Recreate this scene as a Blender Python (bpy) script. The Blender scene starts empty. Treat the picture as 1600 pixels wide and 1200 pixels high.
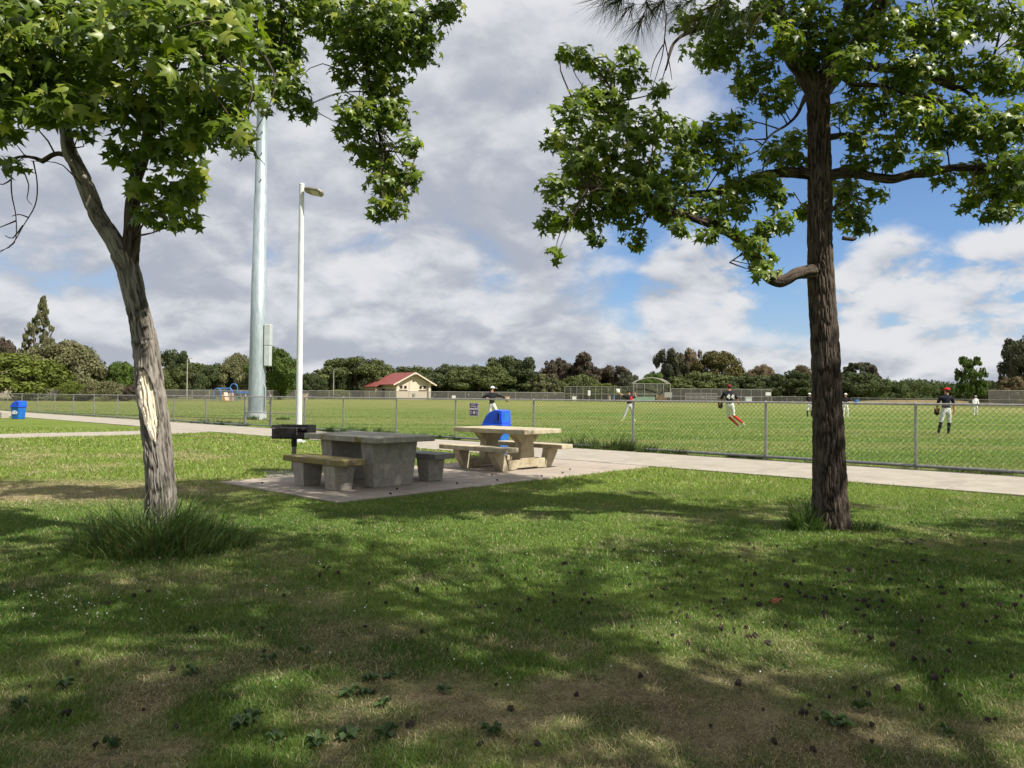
import bpy, math, random
import numpy as np
from mathutils import Vector, Matrix

random.seed(11)
rng = np.random.default_rng(7)
SC = bpy.context.scene
COL = SC.collection

# ------------------------------------------------------------------ camera
CAM_H, FPX = 1.38, 1180.0
PITCH, ROLL = math.atan(20 / FPX), math.radians(0.45)
RC = Matrix.Rotation(math.pi / 2 + PITCH, 3, 'X') @ Matrix.Rotation(ROLL, 3, 'Z')
cam = bpy.data.cameras.new('camera')
cam.sensor_width = 36.0
cam.lens = 36.0 * FPX / 1600.0
cam.clip_start, cam.clip_end = 0.05, 8000
cam_o = bpy.data.objects.new('camera', cam)
cam_o.matrix_world = Matrix.Translation((0, 0, CAM_H)) @ RC.to_4x4()
COL.objects.link(cam_o)
SC.camera = cam_o

# ------------------------------------------------------------------ sun, sky, exposure
SUN_EL = math.radians(50)
SUN_AZ = math.atan2(0.86, -0.51)
SUN_DIR = Vector((math.sin(SUN_AZ) * math.cos(SUN_EL), math.cos(SUN_AZ) * math.cos(SUN_EL), math.sin(SUN_EL)))
sl = bpy.data.lights.new('sun', 'SUN')
sl.energy = 5.0
sl.angle = math.radians(0.55)
sl.color = (1.0, 0.95, 0.86)
sun = bpy.data.objects.new('sun', sl)
sun.rotation_euler = SUN_DIR.to_track_quat('Z', 'Y').to_euler()
COL.objects.link(sun)

SC.view_settings.view_transform = 'Standard'
SC.view_settings.look = 'None'
SC.view_settings.gamma = 1
SC.view_settings.use_curve_mapping = False
SC.view_settings.exposure = 0.62
SC.cycles.max_bounces = 6
SC.cycles.diffuse_bounces = 3
SC.cycles.glossy_bounces = 2
SC.cycles.transmission_bounces = 4
SC.cycles.transparent_max_bounces = 8
SC.cycles.caustics_reflective = False
SC.cycles.caustics_refractive = False


def NN(nt, typ, loc=None, **kw):
    n = nt.nodes.new(typ)
    for k, v in kw.items():
        if k in n.inputs.keys():
            n.inputs[k].default_value = v
        else:
            setattr(n, k, v)
    return n


def math_n(nt, op, a, b=None, c=None, clamp=False):
    n = nt.nodes.new('ShaderNodeMath')
    n.operation = op
    n.use_clamp = clamp
    for i, v in enumerate((a, b, c)):
        if v is None:
            continue
        if hasattr(v, 'is_linked'):
            nt.links.new(v, n.inputs[i])
        else:
            n.inputs[i].default_value = v
    return n.outputs[0]


def maprange(nt, v, a, b, c=0.0, d=1.0, smooth=True):
    n = nt.nodes.new('ShaderNodeMapRange')
    n.interpolation_type = 'SMOOTHSTEP' if smooth else 'LINEAR'
    nt.links.new(v, n.inputs[0])
    for i, x in enumerate((a, b, c, d)):
        n.inputs[i + 1].default_value = x
    return n.outputs[0]


def mixc(nt, f, a, b, mode='MIX'):
    n = nt.nodes.new('ShaderNodeMix')
    n.data_type = 'RGBA'
    n.blend_type = mode
    for s, v in ((n.inputs[0], f), (n.inputs[6], a), (n.inputs[7], b)):
        if hasattr(v, 'is_linked'):
            nt.links.new(v, s)
        elif isinstance(v, (int, float)):
            s.default_value = v
        else:
            s.default_value = (*v[:3], 1)
    return n.outputs[2]


world = bpy.data.worlds.new('World')
SC.world = world
world.use_nodes = True
nt = world.node_tree
nt.nodes.clear()
w_out = nt.nodes.new('ShaderNodeOutputWorld')
w_bg = nt.nodes.new('ShaderNodeBackground')
w_bg.inputs['Strength'].default_value = 0.10
nt.links.new(w_bg.outputs[0], w_out.inputs[0])
sky = nt.nodes.new('ShaderNodeTexSky')
sky.sky_type = 'NISHITA'
sky.sun_disc = False
sky.sun_elevation = SUN_EL
sky.sun_rotation = SUN_AZ
sky.air_density = 1.0
sky.dust_density = 0.6
sky.ozone_density = 2.2
tc = nt.nodes.new('ShaderNodeTexCoord')
sep = nt.nodes.new('ShaderNodeSeparateXYZ')
nt.links.new(tc.outputs['Generated'], sep.inputs[0])
zc = math_n(nt, 'ADD', math_n(nt, 'MAXIMUM', sep.outputs[2], 0.0), 0.42)
pxn = math_n(nt, 'DIVIDE', sep.outputs[0], zc)
pyn = math_n(nt, 'DIVIDE', sep.outputs[1], zc)
cmb = nt.nodes.new('ShaderNodeCombineXYZ')
nt.links.new(pxn, cmb.inputs[0])
nt.links.new(pyn, cmb.inputs[1])


def wnoise(scale, off, detail, rough, dist=0.0, k=1.0):
    mp = nt.nodes.new('ShaderNodeMapping')
    mp.inputs['Location'].default_value = off
    mp.inputs['Scale'].default_value = (k, k, 1)
    nt.links.new(cmb.outputs[0], mp.inputs[0])
    n = NN(nt, 'ShaderNodeTexNoise')
    n.inputs['Scale'].default_value = scale
    n.inputs['Detail'].default_value = detail
    n.inputs['Roughness'].default_value = rough
    n.inputs['Distortion'].default_value = dist
    nt.links.new(mp.outputs[0], n.inputs['Vector'])
    return n.outputs[0]


def ray_dir(u, v):
    return (RC @ Vector(((u - 800) / FPX, -(v - 600) / FPX, -1.0))).normalized()


def gapmask(u, v, c0, c1):
    g = ray_dir(u, v)
    vm = nt.nodes.new('ShaderNodeVectorMath')
    vm.operation = 'DOT_PRODUCT'
    nt.links.new(tc.outputs['Generated'], vm.inputs[0])
    vm.inputs[1].default_value = g
    return maprange(nt, vm.outputs['Value'], c0, c1)


def add(a, b): return math_n(nt, 'ADD', a, b)
def mul(a, b): return math_n(nt, 'MULTIPLY', a, b)
def sub(a, b): return math_n(nt, 'SUBTRACT', a, b)
def mx(a, b): return math_n(nt, 'MAXIMUM', a, b)


# billowing cloud deck: density, and the same density a little higher up, which lights the tops and greys the bases
def deck(k):
    return add(mul(wnoise(2.1, (3.1, 7.7, 0), 3, 0.5, 0.15, k), .55), mul(wnoise(4.6, (1.2, 4.4, 3), 6, 0.52, 0.25, k), .45))


d0, d1 = deck(1.0), deck(0.955)
n_big = wnoise(1.1, (11.0, 2.0, 4.0), 4, 0.5, 0.3)
n_fine = wnoise(9.0, (1.0, 5.0, 9.0), 7, 0.6, 0.3)
gap = mx(gapmask(1450, 340, 0.925, 0.985), mul(gapmask(1110, 420, 0.975, 0.997), 0.95))
gap = mul(gap, maprange(nt, sep.outputs[2], 0.035, 0.10, 0.35, 1.0))
puff = mx(gapmask(1085, 462, .9962, .9992), mx(gapmask(1395, 468, .9955, .9990), gapmask(1560, 455, .9960, .9992)))
dens = sub(add(d0, 0.172), mul(gap, 0.245))
dens = add(dens, mul(sub(n_fine, 0.5), 0.10))
dens = add(dens, mul(puff, mul(.21, maprange(nt, n_fine, .3, .6, .35, 1.0))))
cover = maprange(nt, dens, 0.435, 0.595)
lit = maprange(nt, sub(d0, d1), -0.13, 0.13)
shv = add(mul(lit, .50), add(mul(maprange(nt, n_big, .35, .65), .28), mul(maprange(nt, n_fine, .3, .7), .22)))
shv = add(shv, mul(mx(puff, mul(gap, .5)), .12))
shv = maprange(nt, shv, .22, .80)
ccol = mixc(nt, shv, (2.85, 3.05, 3.5), (5.1, 5.15, 5.3))
skyc = mixc(nt, 1.0, sky.outputs[0], (0.62, 0.74, 0.90), 'MULTIPLY')
hz = maprange(nt, sep.outputs[2], 0.0, 0.16, 0.55, 0.0)
skyc = mixc(nt, hz, skyc, (3.2, 3.75, 4.8))
final = mixc(nt, mul(cover, 0.97), skyc, ccol)
nt.links.new(final, w_bg.inputs['Color'])


# ------------------------------------------------------------------ helpers: pixels to places
def P(u, v, Y):
    d = RC @ Vector(((u - 800) / FPX, -(v - 600) / FPX, -1.0))
    return Vector((0, 0, CAM_H)) + d * (Y / d.y)


def sstep(a, b, x):
    t = np.clip((np.asarray(x, float) - a) / (b - a), 0, 1)
    return t * t * (3 - 2 * t)


def gz(x, y):
    return 0.72 * sstep(45, 145, y)


def Gd(u, Y):
    """point on the ground at depth Y under image column u"""
    p = P(u, 620 + (u - 800) * .0079, Y)
    return Vector((p.x, Y, float(gz(p.x, Y))))


def G(u, v):
    d = RC @ Vector(((u - 800) / FPX, -(v - 600) / FPX, -1.0))
    return Vector((0, 0, CAM_H)) + d * (-CAM_H / d.z)


A2 = np.array([0.740, -0.6726])      # along the fence, towards the right
B2 = np.array([0.6726, 0.740])       # across the path, towards the fence
F0 = np.array([0.0, 22.3])


def TD(t, d, z=0.0):
    p = F0 + A2 * t - B2 * d
    return Vector((p[0], p[1], z))


def to_td(x, y):
    rx, ry = x - F0[0], y - F0[1]
    return rx * A2[0] + ry * A2[1], -(rx * B2[0] + ry * B2[1])


YAW_A = math.atan2(A2[1], A2[0])


# value noise (vectorised)
def _hash(i, j, k, seed):
    h = (i * 374761393 + j * 668265263 + k * 2147483647 * 3 + seed * 1274126177) & 0xFFFFFFFF
    h = ((h ^ (h >> 13)) * 1274126177) & 0xFFFFFFFF
    h = ((h ^ (h >> 16)) * 2246822519) & 0xFFFFFFFF
    return ((h ^ (h >> 15)) & 0xFFFFFF) / float(0xFFFFFF)


def vnoise(x, y, z=0.0, seed=0):
    x, y, z = np.broadcast_arrays(np.asarray(x, float), np.asarray(y, float), np.asarray(z, float))
    xi, yi, zi = np.floor(x), np.floor(y), np.floor(z)
    fx, fy, fz = x - xi, y - yi, z - zi
    fx, fy, fz = fx * fx * (3 - 2 * fx), fy * fy * (3 - 2 * fy), fz * fz * (3 - 2 * fz)
    xi, yi, zi = xi.astype(np.int64), yi.astype(np.int64), zi.astype(np.int64)
    r = 0
    for a in (0, 1):
        for b in (0, 1):
            for c in (0, 1):
                w = (fx if a else 1 - fx) * (fy if b else 1 - fy) * (fz if c else 1 - fz)
                r = r + w * _hash(xi + a, yi + b, zi + c, seed)
    return r


def fbm(x, y, z=0.0, oct=4, seed=0, gain=0.5):
    s, a, tot = 0, 1.0, 0
    x, y, z = np.asarray(x, float), np.asarray(y, float), np.asarray(z, float)
    for o in range(oct):
        s = s + a * vnoise(x, y, z, seed + o * 17)
        tot += a
        a *= gain
        x, y, z = x * 2.03 + 3.1, y * 2.03 + 1.7, z * 2.03 + 5.3
    return s / tot


# ------------------------------------------------------------------ helpers: meshes
def link(o, parent=None):
    COL.objects.link(o)
    if parent is not None:
        o.parent = parent
    return o


def tag(o, label=None, cat=None, group=None, kind=None):
    if label: o['label'] = label
    if cat: o['category'] = cat
    if group: o['group'] = group
    if kind: o['kind'] = kind
    return o


def empty(name, loc=(0, 0, 0), rz=0.0, label=None, cat=None, group=None, kind=None):
    o = bpy.data.objects.new(name, None)
    o.location = loc
    o.rotation_euler = (0, 0, rz)
    o.empty_display_size = 0.2
    link(o)
    return tag(o, label, cat, group, kind)


def mesh_np(name, verts, faces, mats=None, smooth=False, tint=None, midx=None):
    """verts (N,3); faces: list of (M,k) int arrays"""
    me = bpy.data.meshes.new(name)
    verts = np.asarray(verts, np.float32)
    if not isinstance(faces, list):
        faces = [faces]
    faces = [np.asarray(f, np.int32) for f in faces if len(f)]
    me.vertices.add(len(verts))
    me.vertices.foreach_set('co', verts.ravel())
    nl = sum(f.size for f in faces)
    nf = sum(len(f) for f in faces)
    me.loops.add(nl)
    me.loops.foreach_set('vertex_index', np.concatenate([f.ravel() for f in faces]))
    me.polygons.add(nf)
    st, o = [], 0
    for f in faces:
        st.append(o + np.arange(len(f)) * f.shape[1])
        o += f.size
    me.polygons.foreach_set('loop_start', np.concatenate(st).astype(np.int32))
    if smooth:
        me.polygons.foreach_set('use_smooth', np.ones(nf, bool))
    if midx is not None:
        me.polygons.foreach_set('material_index', np.asarray(midx, np.int32))
    if tint is not None:
        ca = me.attributes.new('tint', 'FLOAT_COLOR', 'POINT')
        c = np.ones((len(verts), 4), np.float32)
        c[:, :3] = tint
        ca.data.foreach_set('color', c.ravel())
    me.update(calc_edges=True)
    if mats is not None:
        for m in (mats if isinstance(mats, (list, tuple)) else [mats]):
            me.materials.append(m)
    return me


def obj(name, me, parent=None, loc=None, rz=0.0):
    o = bpy.data.objects.new(name, me)
    if loc is not None:
        o.location = loc
    if rz:
        o.rotation_euler = (0, 0, rz)
    return link(o, parent)


class MB:
    def __init__(self):
        self.v, self.f, self.s = [], [], []

    def add(self, vs, fs, smooth=False):
        b = len(self.v)
        self.v += [tuple(x) for x in vs]
        self.f += [tuple(b + i for i in f) for f in fs]
        self.s += [smooth] * len(fs)
        return self

    def box(self, c, s, rz=0.0, taper=(1, 1), rot=None):
        """c = centre, s = full size; taper = scale of the bottom face"""
        vs = []
        for dz in (-.5, .5):
            kx, ky = taper if dz < 0 else (1, 1)
            for dx, dy in ((-.5, -.5), (.5, -.5), (.5, .5), (-.5, .5)):
                p = Vector((dx * s[0] * kx, dy * s[1] * ky, dz * s[2]))
                if rot is not None:
                    p = rot @ p
                if rz:
                    p = Matrix.Rotation(rz, 3, 'Z') @ p
                vs.append(p + Vector(c))
        return self.add(vs, [(3, 2, 1, 0), (4, 5, 6, 7), (0, 1, 5, 4), (1, 2, 6, 5), (2, 3, 7, 6), (3, 0, 4, 7)])

    def bar(self, a, b, w, h):
        a, b = Vector(a), Vector(b)
        d = (b - a)
        L = d.length
        q = d.to_track_quat('X', 'Z').to_matrix()
        return self.box((a + b) / 2, (L, w, h), rot=q)

    def tube(self, pts, r, n=10, cap=True):
        pts = [Vector(p) for p in pts]
        rr = r if isinstance(r, (list, tuple)) else [r] * len(pts)
        rings = []
        up = Vector((0, 0, 1))
        t0 = (pts[1] - pts[0]).normalized()
        if abs(t0.z) > .9:
            up = Vector((1, 0, 0))
        for i, p in enumerate(pts):
            t = (pts[min(i + 1, len(pts) - 1)] - pts[max(i - 1, 0)]).normalized()
            x = (up - t * up.dot(t)).normalized()
            y = t.cross(x)
            up = x
            rings.append([p + (x * math.cos(2 * math.pi * k / n) + y * math.sin(2 * math.pi * k / n)) * rr[i] for k in range(n)])
        vs = [v for rg in rings for v in rg]
        fs = []
        for i in range(len(pts) - 1):
            for k in range(n):
                fs.append((i * n + k, i * n + (k + 1) % n, (i + 1) * n + (k + 1) % n, (i + 1) * n + k))
        self.add(vs, fs, True)
        if cap:
            self.add(rings[0][::-1], [tuple(range(n))])
            self.add(rings[-1], [tuple(range(n))])
        return self

    def prism(self, outline, axis, a, b):
        """outline of 2D points extruded along axis ('x','y','z') from a to b"""
        n = len(outline)

        def mk(p, t):
            return {'x': (t, p[0], p[1]), 'y': (p[0], t, p[1]), 'z': (p[0], p[1], t)}[axis]
        vs = [mk(p, a) for p in outline] + [mk(p, b) for p in outline]
        fs = [tuple(range(n))[::-1], tuple(range(n, 2 * n))]
        fs += [(i, (i + 1) % n, n + (i + 1) % n, n + i) for i in range(n)]
        return self.add(vs, fs)

    def sphere(self, c, r, n=10, m=6, z0=-1.0):
        c = Vector(c)
        r = r if isinstance(r, (tuple, list)) else (r, r, r)
        vs, fs = [], []
        for j in range(m + 1):
            ph = math.asin(z0) + (math.pi / 2 - math.asin(z0)) * j / m
            for i in range(n):
                th = 2 * math.pi * i / n
                vs.append(c + Vector((r[0] * math.cos(ph) * math.cos(th), r[1] * math.cos(ph) * math.sin(th), r[2] * math.sin(ph))))
        for j in range(m):
            for i in range(n):
                fs.append((j * n + i, j * n + (i + 1) % n, (j + 1) * n + (i + 1) % n, (j + 1) * n + i))
        fs.append(tuple(range(n))[::-1])
        return self.add(vs, fs, True)

    def mesh(self, name, mat):
        me = bpy.data.meshes.new(name)
        me.from_pydata(self.v, [], self.f)
        me.polygons.foreach_set('use_smooth', self.s)
        for m in (mat if isinstance(mat, (list, tuple)) else [mat]):
            me.materials.append(m)
        me.update()
        return me

    def build(self, name, mat, parent=None, loc=None, rz=0.0, bevel=0.0):
        o = obj(name, self.mesh(name, mat), parent, loc, rz)
        if bevel:
            b = o.modifiers.new('edge', 'BEVEL')
            b.width = bevel
            b.segments = 2
            b.limit_method = 'ANGLE'
            b.angle_limit = math.radians(40)
        return o


# ------------------------------------------------------------------ materials
def base_mat(name):
    m = bpy.data.materials.new(name)
    m.use_nodes = True
    t = m.node_tree
    b = t.nodes['Principled BSDF']
    return m, t, b


def pmat(name, c1, c2=None, scale=8.0, rough=0.6, metal=0.0, bump=0.0, bscale=None, detail=6, stretch=(1, 1, 1), spec=0.5, lo=.35, hi=.65, c3=None, s3=2.0):
    m, t, b = base_mat(name)
    b.inputs['Roughness'].default_value = rough
    b.inputs['Metallic'].default_value = metal
    b.inputs['Specular IOR Level'].default_value = spec
    b.inputs['Base Color'].default_value = (*c1, 1)
    tcn = t.nodes.new('ShaderNodeTexCoord')
    mp = t.nodes.new('ShaderNodeMapping')
    mp.inputs['Scale'].default_value = stretch
    t.links.new(tcn.outputs['Object'], mp.inputs[0])

    def nz(s, d=detail):
        n = t.nodes.new('ShaderNodeTexNoise')
        n.inputs['Scale'].default_value = s
        n.inputs['Detail'].default_value = d
        n.inputs['Roughness'].default_value = 0.6
        t.links.new(mp.outputs[0], n.inputs['Vector'])
        return n.outputs[0]
    if c2 is not None:
        col = mixc(t, maprange(t, nz(scale), lo, hi), c1, c2)
        if c3 is not None:
            col = mixc(t, maprange(t, nz(s3, 5), .52, .68), col, c3)
        t.links.new(col, b.inputs['Base Color'])
    if bump:
        bn = t.nodes.new('ShaderNodeBump')
        bn.inputs['Strength'].default_value = bump
        bn.inputs['Distance'].default_value = 0.02
        t.links.new(nz(bscale or scale * 4), bn.inputs['Height'])
        t.links.new(bn.outputs[0], b.inputs['Normal'])
    return m


def leaf_mat(name, mult=(1, 1, 1), trans=0.35, rough=0.4, spec=0.5, attr=True, tcol=(1.25, 1.35, 0.55)):
    m, t, b = base_mat(name)
    out = t.nodes['Material Output']
    b.inputs['Roughness'].default_value = rough
    b.inputs['Specular IOR Level'].default_value = spec
    at = t.nodes.new('ShaderNodeAttribute')
    at.attribute_name = 'tint'
    col = mixc(t, 1.0, at.outputs['Color'], mult, 'MULTIPLY')
    t.links.new(col, b.inputs['Base Color'])
    tr = t.nodes.new('ShaderNodeBsdfTranslucent')
    t.links.new(mixc(t, 1.0, col, tcol, 'MULTIPLY'), tr.inputs[0])
    mx = t.nodes.new('ShaderNodeMixShader')
    mx.inputs[0].default_value = trans
    t.links.new(b.outputs[0], mx.inputs[1])
    t.links.new(tr.outputs[0], mx.inputs[2])
    t.links.new(mx.outputs[0], out.inputs[0])
    return m


M = {}
M['galv'] = pmat('galvanised_steel', (.27, .27, .26), (.37, .37, .355), 14, .55, .3, .05)
M['galv_far'] = pmat('weathered_fence_pipe', (.26, .25, .22), (.34, .33, .30), 4, .6, .2)
M['wire'] = pmat('chain_link_wire', (.085, .085, .078), (.13, .13, .12), 30, .6, .3)
M['pole_white'] = pmat('white_pole_paint', (.66, .68, .68), (.58, .60, .61), 3, .4, 0, .02)
M['pole_galv'] = pmat('dull_zinc_coating', (.27, .32, .35), (.36, .41, .435), 7, .5, .25, .04, stretch=(1, 1, .25), c3=(.24, .28, .31), s3=1.1)
M['box_grey'] = pmat('grey_enamel', (.42, .45, .45), (.48, .51, .51), 4, .45)
M['concrete_path'] = pmat('path_concrete', (.28, .25, .20), (.345, .31, .255), 2.2, .9, 0, .25, 60, c3=(.26, .23, .185), s3=1.0)
M['concrete_patio'] = pmat('patio_concrete', (.30, .25, .20), (.36, .305, .25), 2.5, .9, 0, .3, 60, c3=(.24, .205, .17), s3=1.4)
M['joint'] = pmat('dark_joint_soil', (.10, .085, .07), (.14, .12, .1), 9, 1)
M['grey_conc'] = pmat('weathered_grey_concrete', (.31, .283, .238), (.395, .362, .305), 14, .9, 0, .4, 70, c3=(.25, .235, .20), s3=6)
M['grey_top'] = pmat('mossy_grey_concrete', (.28, .26, .215), (.37, .345, .29), 10, .9, 0, .5, 55, c3=(.19, .15, .035), s3=3.2)
M['bench_moss'] = pmat('ochre_lichen_concrete', (.25, .20, .075), (.20, .165, .075), 9, .95, 0, .5, 50, c3=(.30, .275, .22), s3=4)
M['bench_dark'] = pmat('dark_grey_concrete', (.165, .160, .150), (.215, .208, .195), 9, .85, 0, .4, 55)
M['cream_conc'] = pmat('cream_concrete', (.37, .315, .21), (.46, .40, .285), 8, .9, 0, .35, 60, c3=(.29, .235, .135), s3=3.5)
M['black_iron'] = pmat('sooty_black_iron', (.012, .011, .012), (.035, .028, .026), 12, .6, .3, .3, 40)
M['post_rust'] = pmat('worn_grill_post', (.16, .13, .12), (.25, .22, .21), 8, .7, .2, .2)
M['ash'] = pmat('ashy_soil', (.16, .14, .12), (.27, .25, .22), 9, 1, 0, .6, 30)
M['blue_lid'] = pmat('bright_blue_plastic', (.012, .075, .62), (.016, .09, .68), 3, .35)
M['blue_body'] = pmat('blue_plastic', (.008, .115, .42), (.012, .14, .48), 3, .4)
M['dark_hole'] = pmat('dark_opening', (.01, .01, .015), rough=.8)
M['white_paint'] = pmat('white_print', (.78, .78, .78), rough=.5)
M['purple'] = pmat('purple_sign_face', (.05, .02, .09), (.06, .025, .105), 6, .45)
M['sign_white'] = pmat('sign_lettering', (.62, .58, .70), (.7, .68, .76), 20, .5)
M['stucco'] = pmat('cream_stucco', (.53, .455, .355), (.58, .50, .395), 3, .9, 0, .2, 40)
M['stucco2'] = pmat('taupe_block', (.36, .29, .215), (.40, .325, .245), 3, .9, 0, .2, 30)
M['red_roof'] = pmat('red_metal_roof', (.205, .058, .052), (.24, .070, .062), 2, .5, 0, 0, stretch=(1, 1, 1))
M['brown_trim'] = pmat('brown_trim', (.10, .055, .035), rough=.7)
M['glass_dark'] = pmat('dark_window', (.012, .012, .015), rough=.2)
M['blue_tube'] = pmat('blue_powder_coat', (.06, .17, .46), rough=.4)
M['yellow'] = pmat('yellow_plastic', (.55, .36, .09), rough=.4)
M['tan_plastic'] = pmat('tan_plastic', (.45, .33, .24), rough=.5)
M['green_pad'] = pmat('green_padding', (.16, .25, .17), (.19, .28, .2), 2, .8)
M['brown_board'] = pmat('brown_board', (.19, .14, .09), (.23, .17, .11), 2, .8)
M['roof_white'] = pmat('pale_roof', (.62, .62, .60), rough=.7)
M['wood_pale'] = pmat('bare_wood', (.80, .71, .55), (.72, .62, .46), 26, .8, 0, .4, 50, stretch=(1, 1, .10), c3=(.62, .50, .34), s3=7)
M['seed'] = pmat('seed_ball_brown', (.020, .014, .010), (.036, .024, .016), 40, .9)
M['dead_leaf'] = pmat('dead_leaf_orange', (.26, .075, .03), (.32, .11, .045), 30, .8)
M['leaf'] = leaf_mat('maple_like_leaf', trans=.42, rough=.38, spec=.45)
M['needle'] = leaf_mat('pine_needle', trans=.15, rough=.5, spec=.3)
M['grass'] = leaf_mat('grass_blade', trans=.30, rough=.5, spec=.25, tcol=(1.15, 1.25, .6))
M['flower'] = pmat('clover_white', (.7, .7, .64), rough=.8)


def mesh_sheet_mat(name, col, cover):
    """fence fabric seen from so far that the wires cannot be told apart"""
    m, t, b = base_mat(name)
    b.inputs['Base Color'].default_value = (*col, 1)
    b.inputs['Roughness'].default_value = .7
    tr = t.nodes.new('ShaderNodeBsdfTransparent')
    mx = t.nodes.new('ShaderNodeMixShader')
    mx.inputs[0].default_value = cover
    t.links.new(tr.outputs[0], mx.inputs[1])
    t.links.new(b.outputs[0], mx.inputs[2])
    t.links.new(mx.outputs[0], t.nodes['Material Output'].inputs[0])
    return m


M['far_mesh'] = mesh_sheet_mat('far_chain_link', (.15, .14, .125), .42)


def bark_mat(name, dark, mid, light, lo=.35, hi=.75):
    m, t, b = base_mat(name)
    b.inputs['Roughness'].default_value = .95
    b.inputs['Specular IOR Level'].default_value = .15
    tcn = t.nodes.new('ShaderNodeTexCoord')
    at = t.nodes.new('ShaderNodeAttribute')
    at.attribute_name = 'tint'

    def nz(sc, st, d=8):
        mp = t.nodes.new('ShaderNodeMapping')
        mp.inputs['Scale'].default_value = st
        t.links.new(tcn.outputs['Object'], mp.inputs[0])
        n = t.nodes.new('ShaderNodeTexNoise')
        n.inputs['Scale'].default_value = sc
        n.inputs['Detail'].default_value = d
        n.inputs['Roughness'].default_value = .65
        t.links.new(mp.outputs[0], n.inputs['Vector'])
        return n.outputs[0]
    f = nz(38, (1, 1, .22))
    g = nz(5, (1, 1, .5), 5)
    rid = t.nodes.new('ShaderNodeSeparateColor')
    t.links.new(at.outputs['Color'], rid.inputs[0])
    v = math_n(t, 'ADD', math_n(t, 'MULTIPLY', f, .35), math_n(t, 'MULTIPLY', rid.outputs[0], .65))
    col = mixc(t, maprange(t, v, .22, .66), dark, mid)
    col = mixc(t, maprange(t, g, .45, .7), col, light)
    t.links.new(mixc(t, .55, col, mixc(t, maprange(t, v, .22, .66), dark, mid)), b.inputs['Base Color'])
    bn = t.nodes.new('ShaderNodeBump')
    bn.inputs['Strength'].default_value = .8
    bn.inputs['Distance'].default_value = .02
    t.links.new(f, bn.inputs['Height'])
    t.links.new(bn.outputs[0], b.inputs['Normal'])
    return m


M['bark_r'] = bark_mat('furrowed_shaded_bark', (.010, .008, .006), (.105, .081, .064), (.17, .134, .108))  # bark colour lowered throughout so the trunk reads as shaded by its crown
M['bark_l'] = bark_mat('grey_brown_bark', (.032, .028, .024), (.25, .222, .19), (.41, .37, .32))
M['bark_far'] = bark_mat('far_bark', (.06, .05, .04), (.16, .13, .1), (.2, .16, .12))

# ------------------------------------------------------------------ the ground
PATIO_T, PATIO_D = (3.70, 6.90), (3.50, 10.85)
PATH_D = (0.42, 3.45)
sp = [G(-260, 690), G(-260, 684), G(0, 679), G(220, 674), G(300, 667), G(400, 669), G(300, 677), G(220, 679.5), G(0, 684.8)]
SIDE = np.array([(p.x, p.y) for p in sp])


def in_poly(x, y, poly):
    r = np.zeros(np.shape(x), bool)
    n = len(poly)
    for i in range(n):
        x0, y0 = poly[i]
        x1, y1 = poly[(i + 1) % n]
        c = ((y0 > y) != (y1 > y)) & (x < (x1 - x0) * (y - y0) / (y1 - y0 + 1e-12) + x0)
        r ^= c
    return r


def paved(x, y):
    t, d = to_td(x, y)
    wob = (fbm(x * 3, y * 3, 0, 2, 91) - .5) * .12
    m = (d > 0.30) & (d < PATH_D[1] + wob)
    m |= (t > PATIO_T[0] + wob) & (t < PATIO_T[1] + wob) & (d > 3) & (d < PATIO_D[1] + wob)
    m |= in_poly(x, y, SIDE)
    return m


def dryness(x, y):
    n1 = fbm(x * .9, y * .9, 0, 5, 3, .6)
    n2 = fbm(x * 3.1, y * 3.1, 0, 4, 8, .6)
    base = sstep(.52, .74, n1 * .6 + n2 * .4) * .48
    near = sstep(5.4, 2.9, y + (x - .1) ** 2 * .14) * sstep(.36, .58, n1 * .45 + n2 * .55) * 1.15
    left = np.exp(-(((x + 6.6) / 1.9) ** 2 + ((y - 10.7) / 1.0) ** 2)) * sstep(.1, .35, n2 + .1) * 1.9
    t, d = to_td(x, y)
    band = np.exp(-((y - 15.5) / 2.2) ** 2) * sstep(-5, -8, x) * sstep(.4, .6, n1) * .45
    field = (d < 0) * (sstep(50, 90, y) * .35 + .50 * sstep(.46, .66, fbm(x * .05, y * .5, 0, 4, 31)))
    n3 = fbm(x * 9, y * 9, 0, 3, 44, .6)
    lawn = (d >= 0) * np.clip(base + near + left + band, 0, 1) * (.42 + .55 * sstep(.32, .62, n3))
    tuft = np.exp(-(((x + 3.4) / 1.0) ** 2 + ((y - 7.1) / .9) ** 2))
    return np.clip(lawn * (1 - tuft) + field, 0, 1)


GREEN1, GREEN2 = np.array([.092, .158, .030]), np.array([.150, .225, .045])
DRY1, DRY2 = np.array([.40, .325, .20]), np.array([.30, .245, .15])
FIELD1, FIELD2 = np.array([.128, .208, .038]), np.array([.172, .248, .052])
FDRY = np.array([.28, .27, .10])


def lawn_colour(x, y, jitter=0.0):
    t, d = to_td(x, y)
    dr = dryness(x, y)[:, None]
    n = fbm(x * 1.7, y * 1.7, 0, 4, 55)[:, None]
    n = np.clip((n - .3) / .4, 0, 1)
    g = GREEN1 * (1 - n) + GREEN2 * n
    sunlit = sstep(8.5, 13, y)[:, None] * .6  # sunlight painted in: lawn beyond the tree shade turns brighter and yellower
    g = g * (1 - sunlit) + np.array([.215, .278, .052]) * sunlit
    dd = DRY1 * n + DRY2 * (1 - n)
    lawn = g * (1 - dr) + dd * dr
    nf = np.clip((fbm(x * .5, y * 1.2, 0, 4, 77)[:, None] - .3) / .4, 0, 1)
    f = (FIELD1 * (1 - nf) + FIELD2 * nf) * (1 - dr) + FDRY * dr
    c = np.where((d < 0)[:, None], f, lawn)
    if jitter:
        c = c * (1 + (rng.random((len(x), 1)) - .5) * jitter)
    return c


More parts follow.
